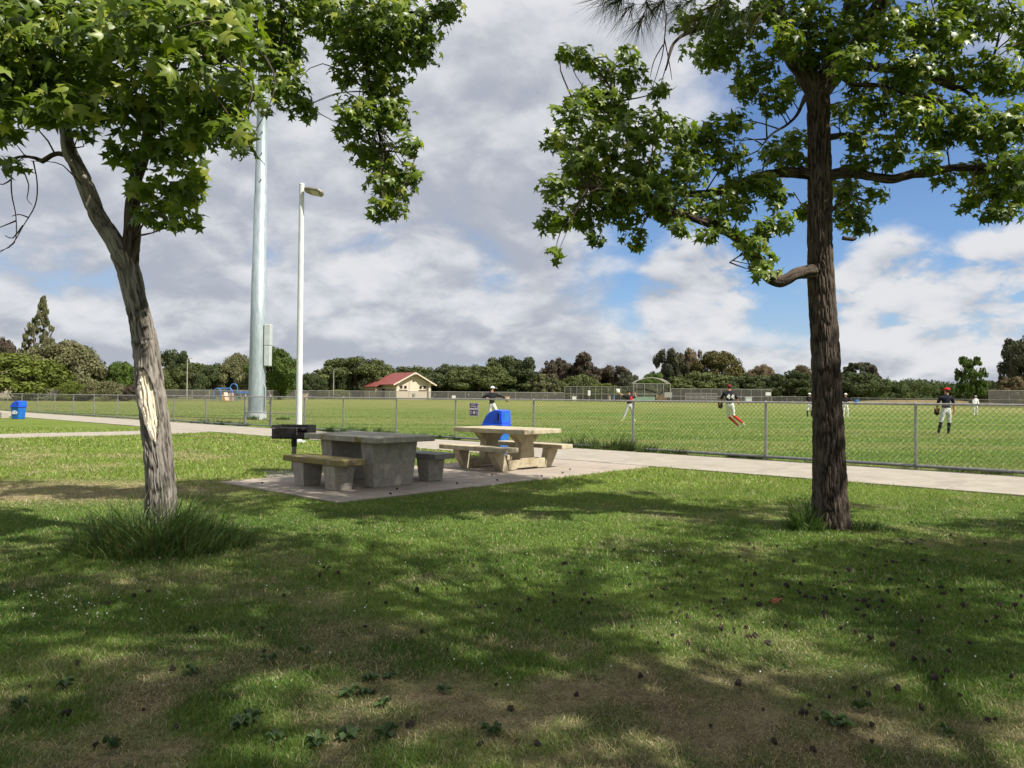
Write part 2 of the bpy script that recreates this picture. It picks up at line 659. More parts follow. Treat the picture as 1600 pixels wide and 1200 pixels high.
def ground_material():
    m, t, b = base_mat('lawn_soil_and_thatch')
    b.inputs['Roughness'].default_value = 1.0
    b.inputs['Specular IOR Level'].default_value = .1
    at = t.nodes.new('ShaderNodeAttribute')
    at.attribute_name = 'tint'
    tcn = t.nodes.new('ShaderNodeTexCoord')

    def nz(s, d=6, st=(1, 1, 1)):
        mp = t.nodes.new('ShaderNodeMapping')
        mp.inputs['Scale'].default_value = st
        t.links.new(tcn.outputs['Object'], mp.inputs[0])
        n = t.nodes.new('ShaderNodeTexNoise')
        n.inputs['Scale'].default_value = s
        n.inputs['Detail'].default_value = d
        n.inputs['Roughness'].default_value = .7
        t.links.new(mp.outputs[0], n.inputs['Vector'])
        return n.outputs[0]
    f1 = maprange(t, nz(9), .3, .7, .62, 1.30)
    f2 = maprange(t, nz(60), .3, .7, .65, 1.30)
    f3 = maprange(t, nz(1.3, 6, (.35, 1, 1)), .3, .7, .8, 1.2)
    k = math_n(t, 'MULTIPLY', math_n(t, 'MULTIPLY', f1, f2), f3)
    vm = t.nodes.new('ShaderNodeVectorMath')
    vm.operation = 'SCALE'
    t.links.new(at.outputs['Color'], vm.inputs[0])
    t.links.new(k, vm.inputs['Scale'])
    t.links.new(vm.outputs[0], b.inputs['Base Color'])
    bn = t.nodes.new('ShaderNodeBump')
    bn.inputs['Strength'].default_value = .9
    bn.inputs['Distance'].default_value = .05
    t.links.new(nz(26), bn.inputs['Height'])
    t.links.new(bn.outputs[0], b.inputs['Normal'])
    return m


M['ground'] = ground_material()


def spaced(a, b, s0, growth, lim):
    out = [a]
    s = s0
    while out[-1] < b:
        out.append(out[-1] + s)
        s = min(s * growth, lim)
    return out


ys = [-900, -300, -100, -40, -18, -9, -5, -2, 0, 1.2] + spaced(2.0, 3000, .10, 1.022, 260)
xh = spaced(0.05, 3000, .12, 1.03, 260)
xs = [-x for x in xh[::-1]] + xh
X, Y = np.meshgrid(np.array(xs), np.array(ys))
gx, gy = X.ravel(), Y.ravel()
zz = gz(gx, gy) + (fbm(gx * .8, gy * .8, 0, 3, 5) - .5) * .035 * sstep(14, 7, gy) + sstep(150, 420, np.hypot(gx, gy)) * 0
_t, _d = to_td(gx, gy)
zz = np.where(paved(gx, gy), np.minimum(zz, 0.0) - .002, zz)
nx, ny = len(xs), len(ys)
idx = np.arange(nx * ny).reshape(ny, nx)
gf = np.stack([idx[:-1, :-1], idx[:-1, 1:], idx[1:, 1:], idx[1:, :-1]], -1).reshape(-1, 4)
gc = lawn_colour(gx, gy) * np.array([.82, .80, .78])
mound = None
ground = obj('ground', mesh_np('ground', np.stack([gx, gy, zz], 1), gf, M['ground'], True, gc))
tag(ground, 'mown lawn and playing field of short green grass with dry patches', kind='structure')

# ------------------------------------------------------------------ paving
path = empty('concrete_path', TD(0, 2), YAW_A, 'pale concrete footpath running along the chain link fence', kind='structure')
lib = MB().box((0, 0, 0), (3.028, PATH_D[1] - PATH_D[0], .10)).mesh('concrete_panel', M['concrete_path'])
t0 = -64.0
for i in range(28):
    tc_ = t0 + i * 3.05 + 1.4
    o = obj('concrete_panel', lib, path, (tc_, 2 - (PATH_D[0] + PATH_D[1]) / 2, -.025 + random.uniform(-.003, .003)))
    z = float(gz(*TD(tc_, 2)[:2]))
    o.location.z += z
    b_ = o.modifiers.new('edge', 'BEVEL'); b_.width = .008; b_.segments = 2
soil = MB().box((-21, 2 - .2, -.013), (90, .46, .04)).box((-21, 2 - 1.93, -.015), (90, 2.9, .04)).build('joint_soil', M['joint'], path)
side = empty('side_path', (0, 0, 0), 0, 'narrow concrete side path joining the main path from the left', kind='structure')
MB().prism([tuple(p) for p in SIDE], 'z', -.05, .018).build('concrete_slab', M['concrete_path'], side)

patio = empty('concrete_patio', TD(*[(PATIO_T[0] + PATIO_T[1]) / 2, 7]), YAW_A, 'rectangular concrete picnic patio of jointed slabs', kind='structure')
nt_, nd_ = 3, 6
dw, dl = (PATIO_T[1] - PATIO_T[0]) / nt_, (PATIO_D[1] - PATIO_D[0]) / nd_
lib = MB().box((0, 0, 0), (dw - .016, dl - .016, .10)).mesh('concrete_panel', M['concrete_patio'])
for i in range(nt_):
    for j in range(nd_):
        lx = -(PATIO_T[1] - PATIO_T[0]) / 2 + (i + .5) * dw
        ly = 7 - (PATIO_D[0] + (j + .5) * dl)
        o = obj('concrete_panel', lib, patio, (lx, ly, -.028 + random.uniform(-.004, .004)))
        b_ = o.modifiers.new('edge', 'BEVEL'); b_.width = .008; b_.segments = 2
MB().box((0, 7 - sum(PATIO_D) / 2, -.02), (PATIO_T[1] - PATIO_T[0] - .05, PATIO_D[1] - PATIO_D[0] - .05, .05)).build('joint_soil', M['joint'], patio)

# ------------------------------------------------------------------ the near chain link fence
FH = 1.30


def chain_panel(L, z0, z1, pitch=.085, r=.0021):
    """two layers of slanted wires filling a bay of length L"""
    vs, fs = [], []
    h = z1 - z0
    n0 = int(math.floor(-h / pitch))
    n1 = int(math.ceil((L + h) / pitch))
    tri = [(math.cos(a), math.sin(a)) for a in (math.pi / 2, math.pi * 7 / 6, math.pi * 11 / 6)]
    for s in (1, -1):
        for k in range(n0, n1):
            x0 = k * pitch
            a, b = (x0, 0.0), (x0 + h, h)
            if b[0] < 0 or a[0] > L:
                continue
            if a[0] < 0: a = (0.0, -x0)
            if b[0] > L: b = (L, L - x0)
            if s < 0:
                a, b = (L - a[0], a[1]), (L - b[0], b[1])
            base = len(vs)
            for (px_, pz_) in (a, b):
                for (cx, cz) in tri:
                    vs.append((px_ + cx * r * .7 * (-s), s * .0028 + cz * r, z0 + pz_ + cx * r * .7))
            for q in range(3):
                fs.append((base + q, base + (q + 1) % 3, base + 3 + (q + 1) % 3, base + 3 + q))
    return np.array(vs), np.array(fs)


def ring_post(h, r=.030):
    mb = MB().tube([(0, 0, -.05), (0, 0, h)], r, 12)
    mb.sphere((0, 0, h), (r * 1.12, r * 1.12, r * .9), 12, 4, 0.0)
    return mb


post_ts = [20.0, 17.1, 14.0, 10.84, 7.76, 4.23, .85, -2.4, -5.34, -8.42, -11.0, -13.5]
post_ts2 = [-15.7, -19.3, -22.7, -26.3, -29.9, -33.5, -37, -40.5, -44, -47.6, -51.1, -54.6, -58, -61.6]
fence = empty('chain_link_fence', TD(0, 0), YAW_A, 'long galvanised chain link fence between the footpath and the ball field', 'fence')
pm = ring_post(FH - .02).mesh('post', M['galv'])
line = MB()


def tz(t):
    return float(gz(*TD(t, 0)[:2]))


for run in (post_ts, post_ts2):
    for t in run:
        obj('post', pm, fence, (t, 0, tz(t)))
        MB().tube([(-.02, 0, 0), (.02, 0, 0)], .036, 12).build('rail_cap', M['galv'], fence, (t, 0, tz(t) + FH))
    for t1, t2 in zip(run[:-1], run[1:]):
        L = t1 - t2
        za, zb = tz(t2), tz(t1)
        MB().tube([(t2 + .03, 0, FH + za), (t1 - .03, 0, FH + zb)], .021, 10).build('top_rail', M['galv'], fence)
        MB().tube([(t2 + .03, .0, .075 + za), (t1 - .03, 0, .075 + zb)], .033, 10).build('bottom_rail', M['galv'], fence)
        far = t1 < -26
        v, f = chain_panel(L - .08, .11, FH - .02 if far else FH + .028, .105 if not far else .13, .0034 if not far else .0036)
        obj('chain_link_panel', mesh_np('chain_link_panel', v, f, M['wire']), fence, (t2 + .04, .03, (za + zb) / 2))
MB().tube([(-13.4, 0, .62), (-11.05, 0, .62)], .019, 10).build('middle_rail', M['galv'], fence)

gate = empty('fence_gate', TD(-14.6, 0), YAW_A, 'narrow chain link gate with a middle rail beside the steel mast', 'gate')
for x in (-1.04, 1.02):
    MB().tube([(x, 0, .08), (x, 0, FH + .1)], .034, 12).build('gate_post', M['galv'], gate)
for z in (.10, .62, FH + .0):
    MB().tube([(-1.0, 0, z), (1.0, 0, z)], .021, 10).build('gate_rail', M['galv'], gate)
v, f = chain_panel(1.92, .12, FH - .02, .11, .0034)
obj('chain_link_panel', mesh_np('chain_link_panel', v, f, M['wire']), gate, (-.96, .03, 0))
for z in (.3, 1.05):
    MB().box((.98, -.03, z), (.10, .05, .09)).build('hinge', M['galv'], gate)
MB().box((-.98, -.03, .8), (.12, .05, .12)).build('latch', M['galv'], gate)

# purple notice hung on the fence
sg = empty('purple_sign', P(741, 640, 23.05), YAW_A, 'small purple notice with pale lettering hung on the fence', 'sign')
MB().box((0, 0, 0), (.40, .010, .40)).build('sign_panel', M['purple'], sg, bevel=.004)
for (x, z, w, h) in ((0, .19, .40, .012), (0, -.19, .40, .012), (-.196, 0, .010, .37), (.196, 0, .010, .37)):
    MB().box((x, -.008, z), (w, .006, h)).build('border_strip', M['sign_white'], sg)
for (x, z, w, h) in ((-.05, .145, .16, .022), (.06, .145, .03, .02), (-.06, .095, .18, .022), (.05, .085, .09, .03), (-.01, .02, .36, .055), (.15, .09, .03, .12),
                     (-.13, -.06, .07, .018), (-.13, -.095, .06, .016), (-.13, -.13, .065, .016), (.12, -.05, .08, .016), (.12, -.085, .08, .016), (.13, -.12, .07, .016), (.13, -.155, .07, .014)):
    MB().box((x, -.008, z), (w, .006, h)).build('lettering_line', M['sign_white'], sg)
MB().tube([(0, -.006, -.09), (0, -.012, -.09)], .052, 16).build('seal', M['sign_white'], sg)

# ------------------------------------------------------------------ picnic tables
def td_local(loc_t, loc_d):
    return TD(loc_t, loc_d, .022)


T1 = empty('picnic_table', td_local(5.42, 9.28), YAW_A, 'grey weathered concrete picnic table on two slab legs in the tree shade', 'table')
MB().box((0, 0, .715), (1.86, 1.12, .085)).build('table_top', M['grey_top'], T1, bevel=.012)
for s in (-1, 1):
    MB().box((s * .52, 0, .335), (.30, .86, .67), taper=(.72, .86)).build('leg', M['grey_conc'], T1, bevel=.012)
b1 = empty('concrete_bench', td_local(5.42, 10.10), YAW_A, 'concrete bench with ochre lichen edge in front of the grey table', 'bench')
MB().box((0, 0, .405), (1.50, .44, .085)).build('seat', M['bench_moss'], b1, bevel=.012)
for s in (-1, 1):
    MB().box((s * .40, 0, .18), (.30, .36, .36), taper=(.80, .80)).build('leg', M['grey_conc'], b1, bevel=.01)
b2 = empty('concrete_bench', td_local(5.42, 8.34), YAW_A, 'dark grey concrete bench behind the grey table', 'bench')
MB().box((0, 0, .405), (1.50, .44, .085)).build('seat', M['bench_dark'], b2, bevel=.012)
for s in (-1, 1):
    MB().box((s * .40, 0, .18), (.30, .36, .36), taper=(.80, .80)).build('leg', M['grey_conc'], b2, bevel=.01)

T2 = empty('picnic_table', td_local(5.14, 5.80), YAW_A, 'cream concrete picnic table with attached benches in front of the blue bin', 'table')
MB().box((0, 0, .72), (1.86, 1.06, .085)).build('table_top', M['cream_conc'], T2, bevel=.012)
for s in (-1, 1):
    x = s * .46
    # pedestal: flared head, waist and foot, cut from one slab
    prof = [(-.26, .10), (.26, .10), (.20, .22), (.17, .50), (.30, .60), (.36, .675), (-.36, .675), (-.30, .60), (-.17, .50), (-.20, .22)]
    MB().prism(prof, 'x', x - .085, x + .085).build('pedestal', M['cream_conc'], T2, bevel=.012)
    MB().prism([(-.52, .012), (-.30, .012), (-.28, .035), (.28, .035), (.30, .012), (.52, .012), (.52, .19), (-.52, .19)], 'x', x - .082, x + .082).build('foot_beam', M['cream_conc'], T2, bevel=.010)
    for e in (-1, 1):
        prof = [(e * .52, .002), (e * .70, .002), (e * .90, .30), (e * .90, .36), (e * .62, .36), (e * .62, .30)]
        if e < 0:
            prof = prof[::-1]
        MB().prism(prof, 'x', x - .080, x + .080).build('bench_support', M['cream_conc'], T2, bevel=.010)
for e in (-1, 1):
    MB().box((0, e * .79, .405), (1.74, .34, .085)).build('bench_seat', M['cream_conc'], T2, bevel=.012)

# ------------------------------------------------------------------ charcoal grill
gp = G(459, 738)
gr = empty('park_grill', (gp.x, gp.y, 0), math.radians(-8), 'black iron park grill on a steel post beside the grey table', 'grill')
MB().tube([(0, 0, -.05), (0, 0, .60)], .042, 14).build('post', M['post_rust'], gr)
MB().tube([(0, 0, .46), (0, 0, .61)], .050, 14).build('swivel_collar', M['black_iron'], gr)
box = MB()
box.box((0, 0, .615), (.66, .40, .02))
box.box((0, .195, .73), (.66, .012, .235))
box.box((-.325, 0, .73), (.012, .40, .235))
box.box((.325, 0, .73), (.012, .40, .235))
box.box((-.10, -.195, .70), (.46, .012, .18))
box.box((.23, -.195, .665), (.20, .012, .10))
box.build('fire_box', M['black_iron'], gr, bevel=.003)
for i in range(14):
    y = -.17 + i * .026
    MB().tube([(-.31, y, .79), (.31, y, .79)], .006, 6).build('grate_bar', M['black_iron'], gr)
for x in (-.28, .28):
    MB().tube([(x, -.19, .79), (x, -.30, .79), (x, -.30, .81)], .008, 6).build('grate_handle', M['post_rust'], gr)
for i in range(4):
    MB().box((.14, -.203, .69 + i * .035), (.012, .006, .016)).build('height_notch', M['roof_white'], gr)
MB().box((0, -.215, .645), (.68, .03, .012)).build('front_shelf', M['black_iron'], gr)
av = []
for k in range(40):
    a = 2 * math.pi * k / 40
    r = .75 + .2 * math.sin(3 * a + 1) + random.uniform(-.08, .08)
    av.append((r * math.cos(a) * 1.2 + .35, r * math.sin(a) * .75 - .3))
MB().prism(av, 'z', -.02, .014).build('ash_patch', M['ash'], None, (gp.x, gp.y, 0))
tag(bpy.data.objects['ash_patch'], 'bare ashy soil around the foot of the grill', kind='structure')


# ------------------------------------------------------------------ bins
def bin_(loc, rz, label, emblem, sc_=1.0):
    r = empty('recycling_bin', loc, rz, label, 'bin', 'blue recycling bins by the path')
    r.scale = sc_ if isinstance(sc_, tuple) else (sc_,) * 3
    MB().box((0, 0, .37), (.58, .56, .74), taper=(.86, .86)).build('body', M['blue_body'], r, bevel=.03)
    MB().box((0, 0, .745), (.645, .62, .06)).build('rim', M['blue_lid'], r, bevel=.015)
    out = [(-.31, .775), (.315, .775), (.30, 1.07), (.10, 1.09), (-.05, 1.05), (-.20, .95)]
    lid = MB().prism([(x, z) for x, z in out], 'y', -.29, .29).build('lid', M['blue_lid'], r, bevel=.02)
    MB().box((.308, 0, .93), (.012, .30, .20)).build('flap', M['blue_body'], lid)
    MB().box((.20, -.292, .93), (.05, .012, .17)).build('slot', M['dark_hole'], lid)
    MB().box((.24, -.298, .93), (.02, .02, .20)).build('handle', M['blue_lid'], lid)
    if emblem:
        pts = [(.21 * math.cos(a), .36 + .15 * math.sin(a)) for a in [i * math.pi / 12 for i in range(13)]] + [(-.15, .30), (.15, .30)]
        e = MB().prism(pts, 'y', -.278, -.270).build('emblem', M['white_paint'], r)
        for k in (-1, 1):
            MB().bar((k * .10, -.281, .40), (k * .05, -.281, .445), .006, .03).build('arrow', M['blue_body'], e)
            MB().bar((k * .13, -.281, .35), (k * .10, -.281, .385), .006, .03).build('arrow', M['blue_body'], e)
    return r


bin_(TD(3.28, 4.12, .0), math.radians(-25), 'blue recycling bin with domed lid standing behind the cream table', False, (.80, .80, 1.0))
bp = P(28.5, 653, 40)
bin_((bp.x, bp.y, 0), math.radians(-12), 'blue recycling bin with white emblem at the far left by the path', True, .88)
lw = Gd(-8, 41)
wl = empty('concrete_ledge', (lw.x, lw.y, 0), math.radians(-10), 'low grey concrete ledge left of the blue bin with the emblem', 'ledge')
MB().box((-.6, 0, .17), (2.6, .5, .34)).build('ledge_block', M['grey_conc'], wl, bevel=.02)
MB().box((-1.0, 0, .38), (1.6, .6, .07)).build('ledge_cap', M['grey_conc'], wl, bevel=.02)

# ------------------------------------------------------------------ poles
lp = G(466.5, 691)
lamp = empty('lamp_post', (lp.x, lp.y, 0), 0, 'slim white lamp post with one flat lamp head beside the path', 'lamp post')
MB().tube([(0, 0, -.05), (0, 0, 3.5), (0, 0, 7.58)], [.092, .085, .074], 20).build('pole', M['pole_white'], lamp)
MB().tube([(0, 0, 7.58), (0, 0, 7.61), (0, 0, 7.625)], [.078, .078, .03], 20).build('pole_cap', M['pole_white'], lamp)
MB().box((0, 0, .02), (.34, .34, .04)).build('base_plate', M['pole_white'], lamp)
MB().tube([(.07, 0, 7.42), (.17, -.02, 7.42)], .035, 10).build('arm', M['pole_white'], lamp)
hd = MB()
hd.prism([(.12, -.10), (.12, .10), (.30, .17), (.62, .17), (.72, .07), (.72, -.07), (.62, -.17), (.30, -.17)], 'z', -.035, .035)
ho = hd.build('lamp_head', pmat('bronze_lamp', (.24, .21, .18), (.28, .25, .21), 6, .5, .3), lamp, (0, -.02, 7.44), 0, bevel=.02)
ho.rotation_euler = (math.radians(-24), math.radians(13), math.radians(-14))
MB().box((.47, 0, -.042), (.26, .24, .016)).build('lens', pmat('lamp_lens', (.42, .40, .28), rough=.3), ho)
MB().tube([(.25, 0, .03), (.25, 0, .075)], .03, 10).build('photocell', M['dark_hole'], ho)

mp_ = Gd(401, 42.6)
mast = empty('floodlight_mast', (mp_.x, mp_.y, 0), 0, 'thick tapered grey steel mast with a cabinet rising behind the fence', 'mast')
lean = math.radians(.35)
mast.rotation_euler = (0, lean, 0)
zs = [0, 4, 8.5, 8.52, 12.7, 12.72, 17, 27]
rs = [.46, .435, .405, .385, .355, .335, .30, .24]
MB().tube([(0, 0, z) for z in zs], rs, 40).build('pole', M['pole_galv'], mast)
MB().tube([(0, 0, -.1), (0, 0, .42)], .56, 32).build('concrete_base', M['box_grey'], mast)
cb = MB().box((.60, -.05, 3.58), (.34, .42, 1.15)).build('cabinet', M['box_grey'], mast, bevel=.03)
MB().box((.60, -.05, 4.76), (.36, .44, 1.20)).build('cabinet', M['box_grey'], mast, bevel=.03)
MB().tube([(.43, 0, 2.9), (.43, 0, 5.4)], .05, 8).build('bracket', M['galv'], mast)
MB().tube([(.50, -.12, .4), (.53, -.12, .9), (.52, -.12, 1.7), (.44, -.12, 2.0)], .04, 10).build('conduit', M['pole_galv'], mast)
for k, z in enumerate((13.5, 15.0, 16.2, 17.4, 18.7)):
    MB().tube([(.12, -.26, z), (.13, -.40, z)], .035, 8).build('step_peg', M['galv_far'], mast)

for (u, Yp, top, lab) in ((292, 108, 560, 'thin dark pole standing beyond the left trunk before the trees'), (521, 138, 577, 'thin pale pole left of the red roofed building')):
    g0 = Gd(u, Yp)
    tp = P(u, top, Yp)
    po = empty('slim_pole', g0, 0, lab, 'pole')
    MB().tube([(0, 0, -.1), (0, 0, tp.z - g0.z)], [.11, .07], 8).build('shaft', M['galv_far'], po)
    MB().box((.35, 0, tp.z - g0.z), (.7, .2, .1)).build('lamp_head', M['galv_far'], po)


# ------------------------------------------------------------------ far fences and the backstop
def far_fence(name, label, pts, h, sp, rails=(1.0,), r=.035, cover=True, cat='fence'):
    e = empty(name, pts[0], 0, label, cat)
    o0 = Vector(pts[0])
    pm_ = MB().tube([(0, 0, -.1), (0, 0, h)], r, 6).mesh('post', M['galv_far'])
    for a, b in zip(pts[:-1], pts[1:]):
        a, b = Vector(a), Vector(b)
        n = max(1, int(round((b - a).length / sp)))
        for i in range(n + 1):
            if i == n and b is not pts[-1] and (b - Vector(pts[-1])).length > .01:
                continue
            obj('post', pm_, e, a.lerp(b, i / n) - o0)
        for rl in rails:
            MB().tube([a - o0 + Vector((0, 0, h * rl)), b - o0 + Vector((0, 0, h * rl))], r * .9, 6).build('rail', M['galv_far'], e)
        if cover:
            A_, B_ = a - o0, b - o0
            MB().add([A_, B_, B_ + Vector((0, 0, h)), A_ + Vector((0, 0, h))], [(0, 1, 2, 3)]).build('chain_link_panel', M['far_mesh'], e)
    return e


far_fence('boundary_fence', 'low chain link boundary fence in front of the left trees', [Gd(-120, 92), Gd(300, 104), Gd(480, 128)], 1.5, 3.4)
far_fence('boundary_fence', 'low chain link boundary fence passing in front of the red roofed building', [Gd(482, 128), Gd(700, 132), Gd(880, 140)], 1.5, 3.4)
far_fence('dugout_fence', 'tall brown pipe fence left of the backstop', [Gd(882, 132), Gd(990, 128)], 2.55, 1.15, (1.0, .5, .02), .04)
far_fence('dugout_fence', 'tall brown pipe fence right of the backstop', [Gd(1048, 128), Gd(1205, 128)], 2.3, 1.75, (1.0, .45), .04)
far_fence('dugout_fence', 'lower pipe frame of a dugout right of the backstop', [Gd(1071, 124), Gd(1120, 124)], 1.55, 1.75, (1.0, .5), .035)
far_fence('boundary_fence', 'low dark fence between the backstop fence and the right trunk', [Gd(1206, 128), Gd(1300, 126)], 1.1, 2.3, (1.0,), .035)
far_fence('boundary_fence', 'low chain link fence in front of the right hand hedge', [Gd(1330, 118), Gd(1620, 100), Gd(1760, 98)], 1.05, 2.6, (1.0,), .035)
far_fence('tall_net_fence', 'tall thin fence against the hedge at the right edge', [Gd(1545, 119), Gd(1640, 119)], 2.4, 3.0, (1.0,), .03)

bD = 126
b0 = Gd(990, bD)
bs = empty('backstop', b0, 0, 'arched pipe backstop with green padding behind home plate', 'backstop')
k = bD / FPX
xw = 57 * k
ht, ha = 3.1, 4.1
for x in (0, 8 * k, 20 * k, 40 * k, 50 * k, xw):
    y = 0 if x in (0, xw) else 2.0
    MB().tube([(x, y, -.1), (x, y, ht)], .055, 6).build('post', M['galv_far'], bs)
for y in (0, 1.2, 2.2):
    arc = [(xw * i / 12, y, ht + (ha - ht) * math.sin(math.pi * i / 12) ** .7) for i in range(13)]
    MB().tube(arc, .055, 6).build('arch_pipe', M['galv_far'], bs)
for z in (ht, 1.35):
    MB().tube([(0, 2.0, z), (xw, 2.0, z)], .045, 6).build('rail', M['galv_far'], bs)
MB().tube([(0, 0, ht), (0, 2, ht)], .045, 6).tube([(xw, 0, ht), (xw, 2, ht)], .045, 6).build('side_rail', M['galv_far'], bs)
MB().box((20 * k, 1.9, .45), (34 * k, .08, .9)).build('green_pad', M['green_pad'], bs)
MB().box((47 * k, 1.9, .62), (17 * k, .08, 1.24)).build('brown_board', M['brown_board'], bs)
MB().add([(0, 2.03, 0), (xw, 2.03, 0), (xw, 2.03, ht), (0, 2.03, ht)], [(0, 1, 2, 3)]).build('chain_link_panel', M['far_mesh'], bs)
for x in (0, xw):
    MB().add([(x, 0, 0), (x, 2, 0), (x, 2, ht), (x, 0, ht)], [(0, 1, 2, 3)]).build('chain_link_panel', M['far_mesh'], bs)
    # wings
for (u0, u1, v0, v1, Yp, lab, mt) in ((918.5, 922.5, 610, 618, 130, 'small white sign on the pipe fence left of the backstop', 'roof_white'), (1196, 1204, 613, 618, 127, 'small white sign at the right end of the pipe fence', 'roof_white'),
                                      (1038, 1050, 613, 621, 125, 'pale square board at the right post of the backstop', 'galv_far'), (706, 712, 618, 622.5, 131, 'small white square sign on the far boundary fence', 'roof_white')):
    p0, p1 = P(u0, v1, Yp), P(u1, v0, Yp)
    e = empty('notice_board', Vector(((p0.x + p1.x) / 2, Yp - .1, p0.z)), 0, lab, 'sign')
    MB().box((0, 0, (p1.z - p0.z) / 2), (p1.x - p0.x, .05, p1.z - p0.z)).build('board', M[mt], e)
    g_ = float(gz(0, Yp))
    MB().tube([(0, .06, g_ - p0.z), (0, .06, (p1.z - p0.z) * .8)], .03, 6).build('stake', M['galv_far'], e)
for (u, Yp, w, h, lab, mt) in ((952, 131, .5, 1.0, 'tan barrel standing behind the left pipe fence', 'tan_plastic'), (958.5, 131, .4, 1.05, 'blue barrel standing behind the left pipe fence', 'blue_tube'), (897, 131, .7, .9, 'pale block at the foot of the left pipe fence', 'roof_white'),
                               (475, 126, 1.0, .95, 'tan block pillar beyond the lamp post', 'tan_plastic'), (1169, 124, 1.0, 1.0, 'grey cabinet behind the right pipe fence', 'box_grey'), (1338, 116, .6, .8, 'small blue barrel beside the mound right of the trunk', 'blue_tube')):
    g0 = Gd(u, Yp)
    e = empty('field_object', g0, 0, lab, lab.split()[-1] if False else ('barrel' if 'barrel' in lab else 'cabinet' if 'cabinet' in lab else 'pillar' if 'pillar' in lab else 'block'))
    e.name = {'barrel': 'barrel', 'cabinet': 'equipment_cabinet', 'pillar': 'block_pillar', 'block': 'concrete_block'}[e['category']]
    if 'barrel' in lab:
        MB().tube([(0, 0, 0), (0, 0, h * .35), (0, 0, h * .65), (0, 0, h)], [w * .46, w * .52, w * .52, w * .46], 14).build('drum', M[mt], e)
        MB().tube([(0, 0, h), (0, 0, h + .05)], w * .5, 14).build('drum_lid', M['roof_white'] if 'white' in lab else M[mt], e)
    else:
        MB().box((0, 0, h * .46), (w, w * .7, h * .92)).build('body', M[mt], e, bevel=.02)
        MB().box((0, 0, h * .96), (w * 1.1, w * .8, h * .08)).build('cap', M['roof_white'], e)

# dry grass mound at the right
mo = Gd(1440, 135)
mv, mf = [], []
n = 24
for j in range(9):
    for i in range(n + 1):
        x = -16 + 32 * i / n
        y = -7 + 14 * j / 8
        mv.append((mo.x + x, mo.y + y, mo.z - .05 + .75 * max(0, math.cos(x / 16 * math.pi / 2)) ** .6 * max(0, math.cos(y / 7 * math.pi / 2)) + random.uniform(-.03, .03)))
for j in range(8):
    for i in range(n):
        a = j * (n + 1) + i
        mf.append((a, a + 1, a + n + 2, a + n + 1))
o = obj('mound', mesh_np('mound', np.array(mv), np.array(mf), M['ground'], True, np.tile(np.array([[.30, .235, .12]]), (len(mv), 1))))
tag(o, 'low mound of dry tan grass before the right hedge', kind='structure')

# ------------------------------------------------------------------ restroom building
BD = 140.0
px_m = BD / FPX
c0 = P(618, 626, BD)
th = math.radians(38)
bl = empty('restroom_building', (c0.x, c0.y, float(gz(0, BD))), th, 'cream block restroom building with a red gabled roof before the pines', 'building')
# local frame: gable front lies along +x at y=0, ridge runs along +y; the origin is the corner nearest the camera
W_, L_, HW = 7.4, 9.8, 3.15
pk = 1.85
wall = MB().box((W_ / 2, L_ / 2, HW / 2), (W_, L_, HW))
wall.prism([(0, HW), (W_, HW), (W_ / 2, HW + pk)], 'y', .002, .25)
wall.build('wall', M['stucco'], bl)
MB().box((-.03, 7.6, 1.3), (.10, 4.3, 2.6)).build('side_wing', M['stucco2'], bl)
ov, ovf = .95, .9
sl_ = pk / (W_ / 2)
roof = MB()
yf, yb = -ovf, L_ + .6
zr = HW + pk + .12
for s in (-1, 1):
    xe = W_ / 2 + s * (W_ / 2 + ov)
    ze = HW - ov * sl_ + .12
    hip = 3.0
    roof.add([(W_ / 2, yf, zr), (W_ / 2, yb - hip, zr), (xe, yb, ze), (xe, yf, ze),
              (W_ / 2, yf, zr - .14), (W_ / 2, yb - hip, zr - .14), (xe, yb, ze - .14), (xe, yf, ze - .14)],
             [(0, 1, 2, 3), (7, 6, 5, 4), (0, 3, 7, 4), (3, 2, 6, 7), (2, 1, 5, 6)])
roof.add([(W_ / 2, yb - 3, zr), (-ov, yb, HW - ov * sl_ + .12), (W_ + ov, yb, HW - ov * sl_ + .12)], [(0, 2, 1)])
ro = roof.build('roof', M['red_roof'], bl)
# lower porch eave on the side facing left
MB().add([(-ov, 4.6, HW - ov * sl_ + .12), (-ov, yb, HW - ov * sl_ + .12), (-ov - .75, yb, HW - (ov + .75) * sl_ + .12), (-ov - .75, 4.6, HW - (ov + .75) * sl_ + .12),
          (-ov, 4.6, HW - ov * sl_), (-ov, yb, HW - ov * sl_), (-ov - .75, yb, HW - (ov + .75) * sl_), (-ov - .75, 4.6, HW - (ov + .75) * sl_)],
         [(0, 1, 2, 3), (7, 6, 5, 4), (0, 3, 7, 4), (3, 2, 6, 7), (2, 1, 5, 6)]).build('porch_roof', M['red_roof'], bl)
MB().box((-.75, 7.4, 1.15), (1.4, 4.6, 2.3)).build('porch_block', M['stucco2'], bl)
for i in range(15):
    y = yf + .35 + i * .62
    MB().bar((W_ / 2 - .02, y, zr + .03), (-ov, y, HW - ov * sl_ + .15), .05, .05).build('roof_seam', M['red_roof'], ro)
for s in (-1, 1):
    MB().bar((W_ / 2, -.95, zr - .10), (W_ / 2 + s * (W_ / 2 + ov), -.95, HW - ov * sl_ + .02), .08, .24).build('barge_board', M['stucco'], bl)
for x in (.22, W_ - .22):
    MB().box((x, -.12, (HW + .1) / 2), (.5, .5, HW + .1)).build('corner_pillar', M['stucco'], bl)
    MB().box((x, -.5, HW + .05), (.3, 1.0, .24)).build('beam_end', M['stucco'], bl)
MB().box((W_ / 2, -.5, HW + pk - .15), (.3, 1.0, .24)).build('beam_end', M['stucco'], bl)
MB().box((W_ / 2, -.04, 1.7), (1.7, .14, 3.4)).build('center_panel', M['stucco'], bl)
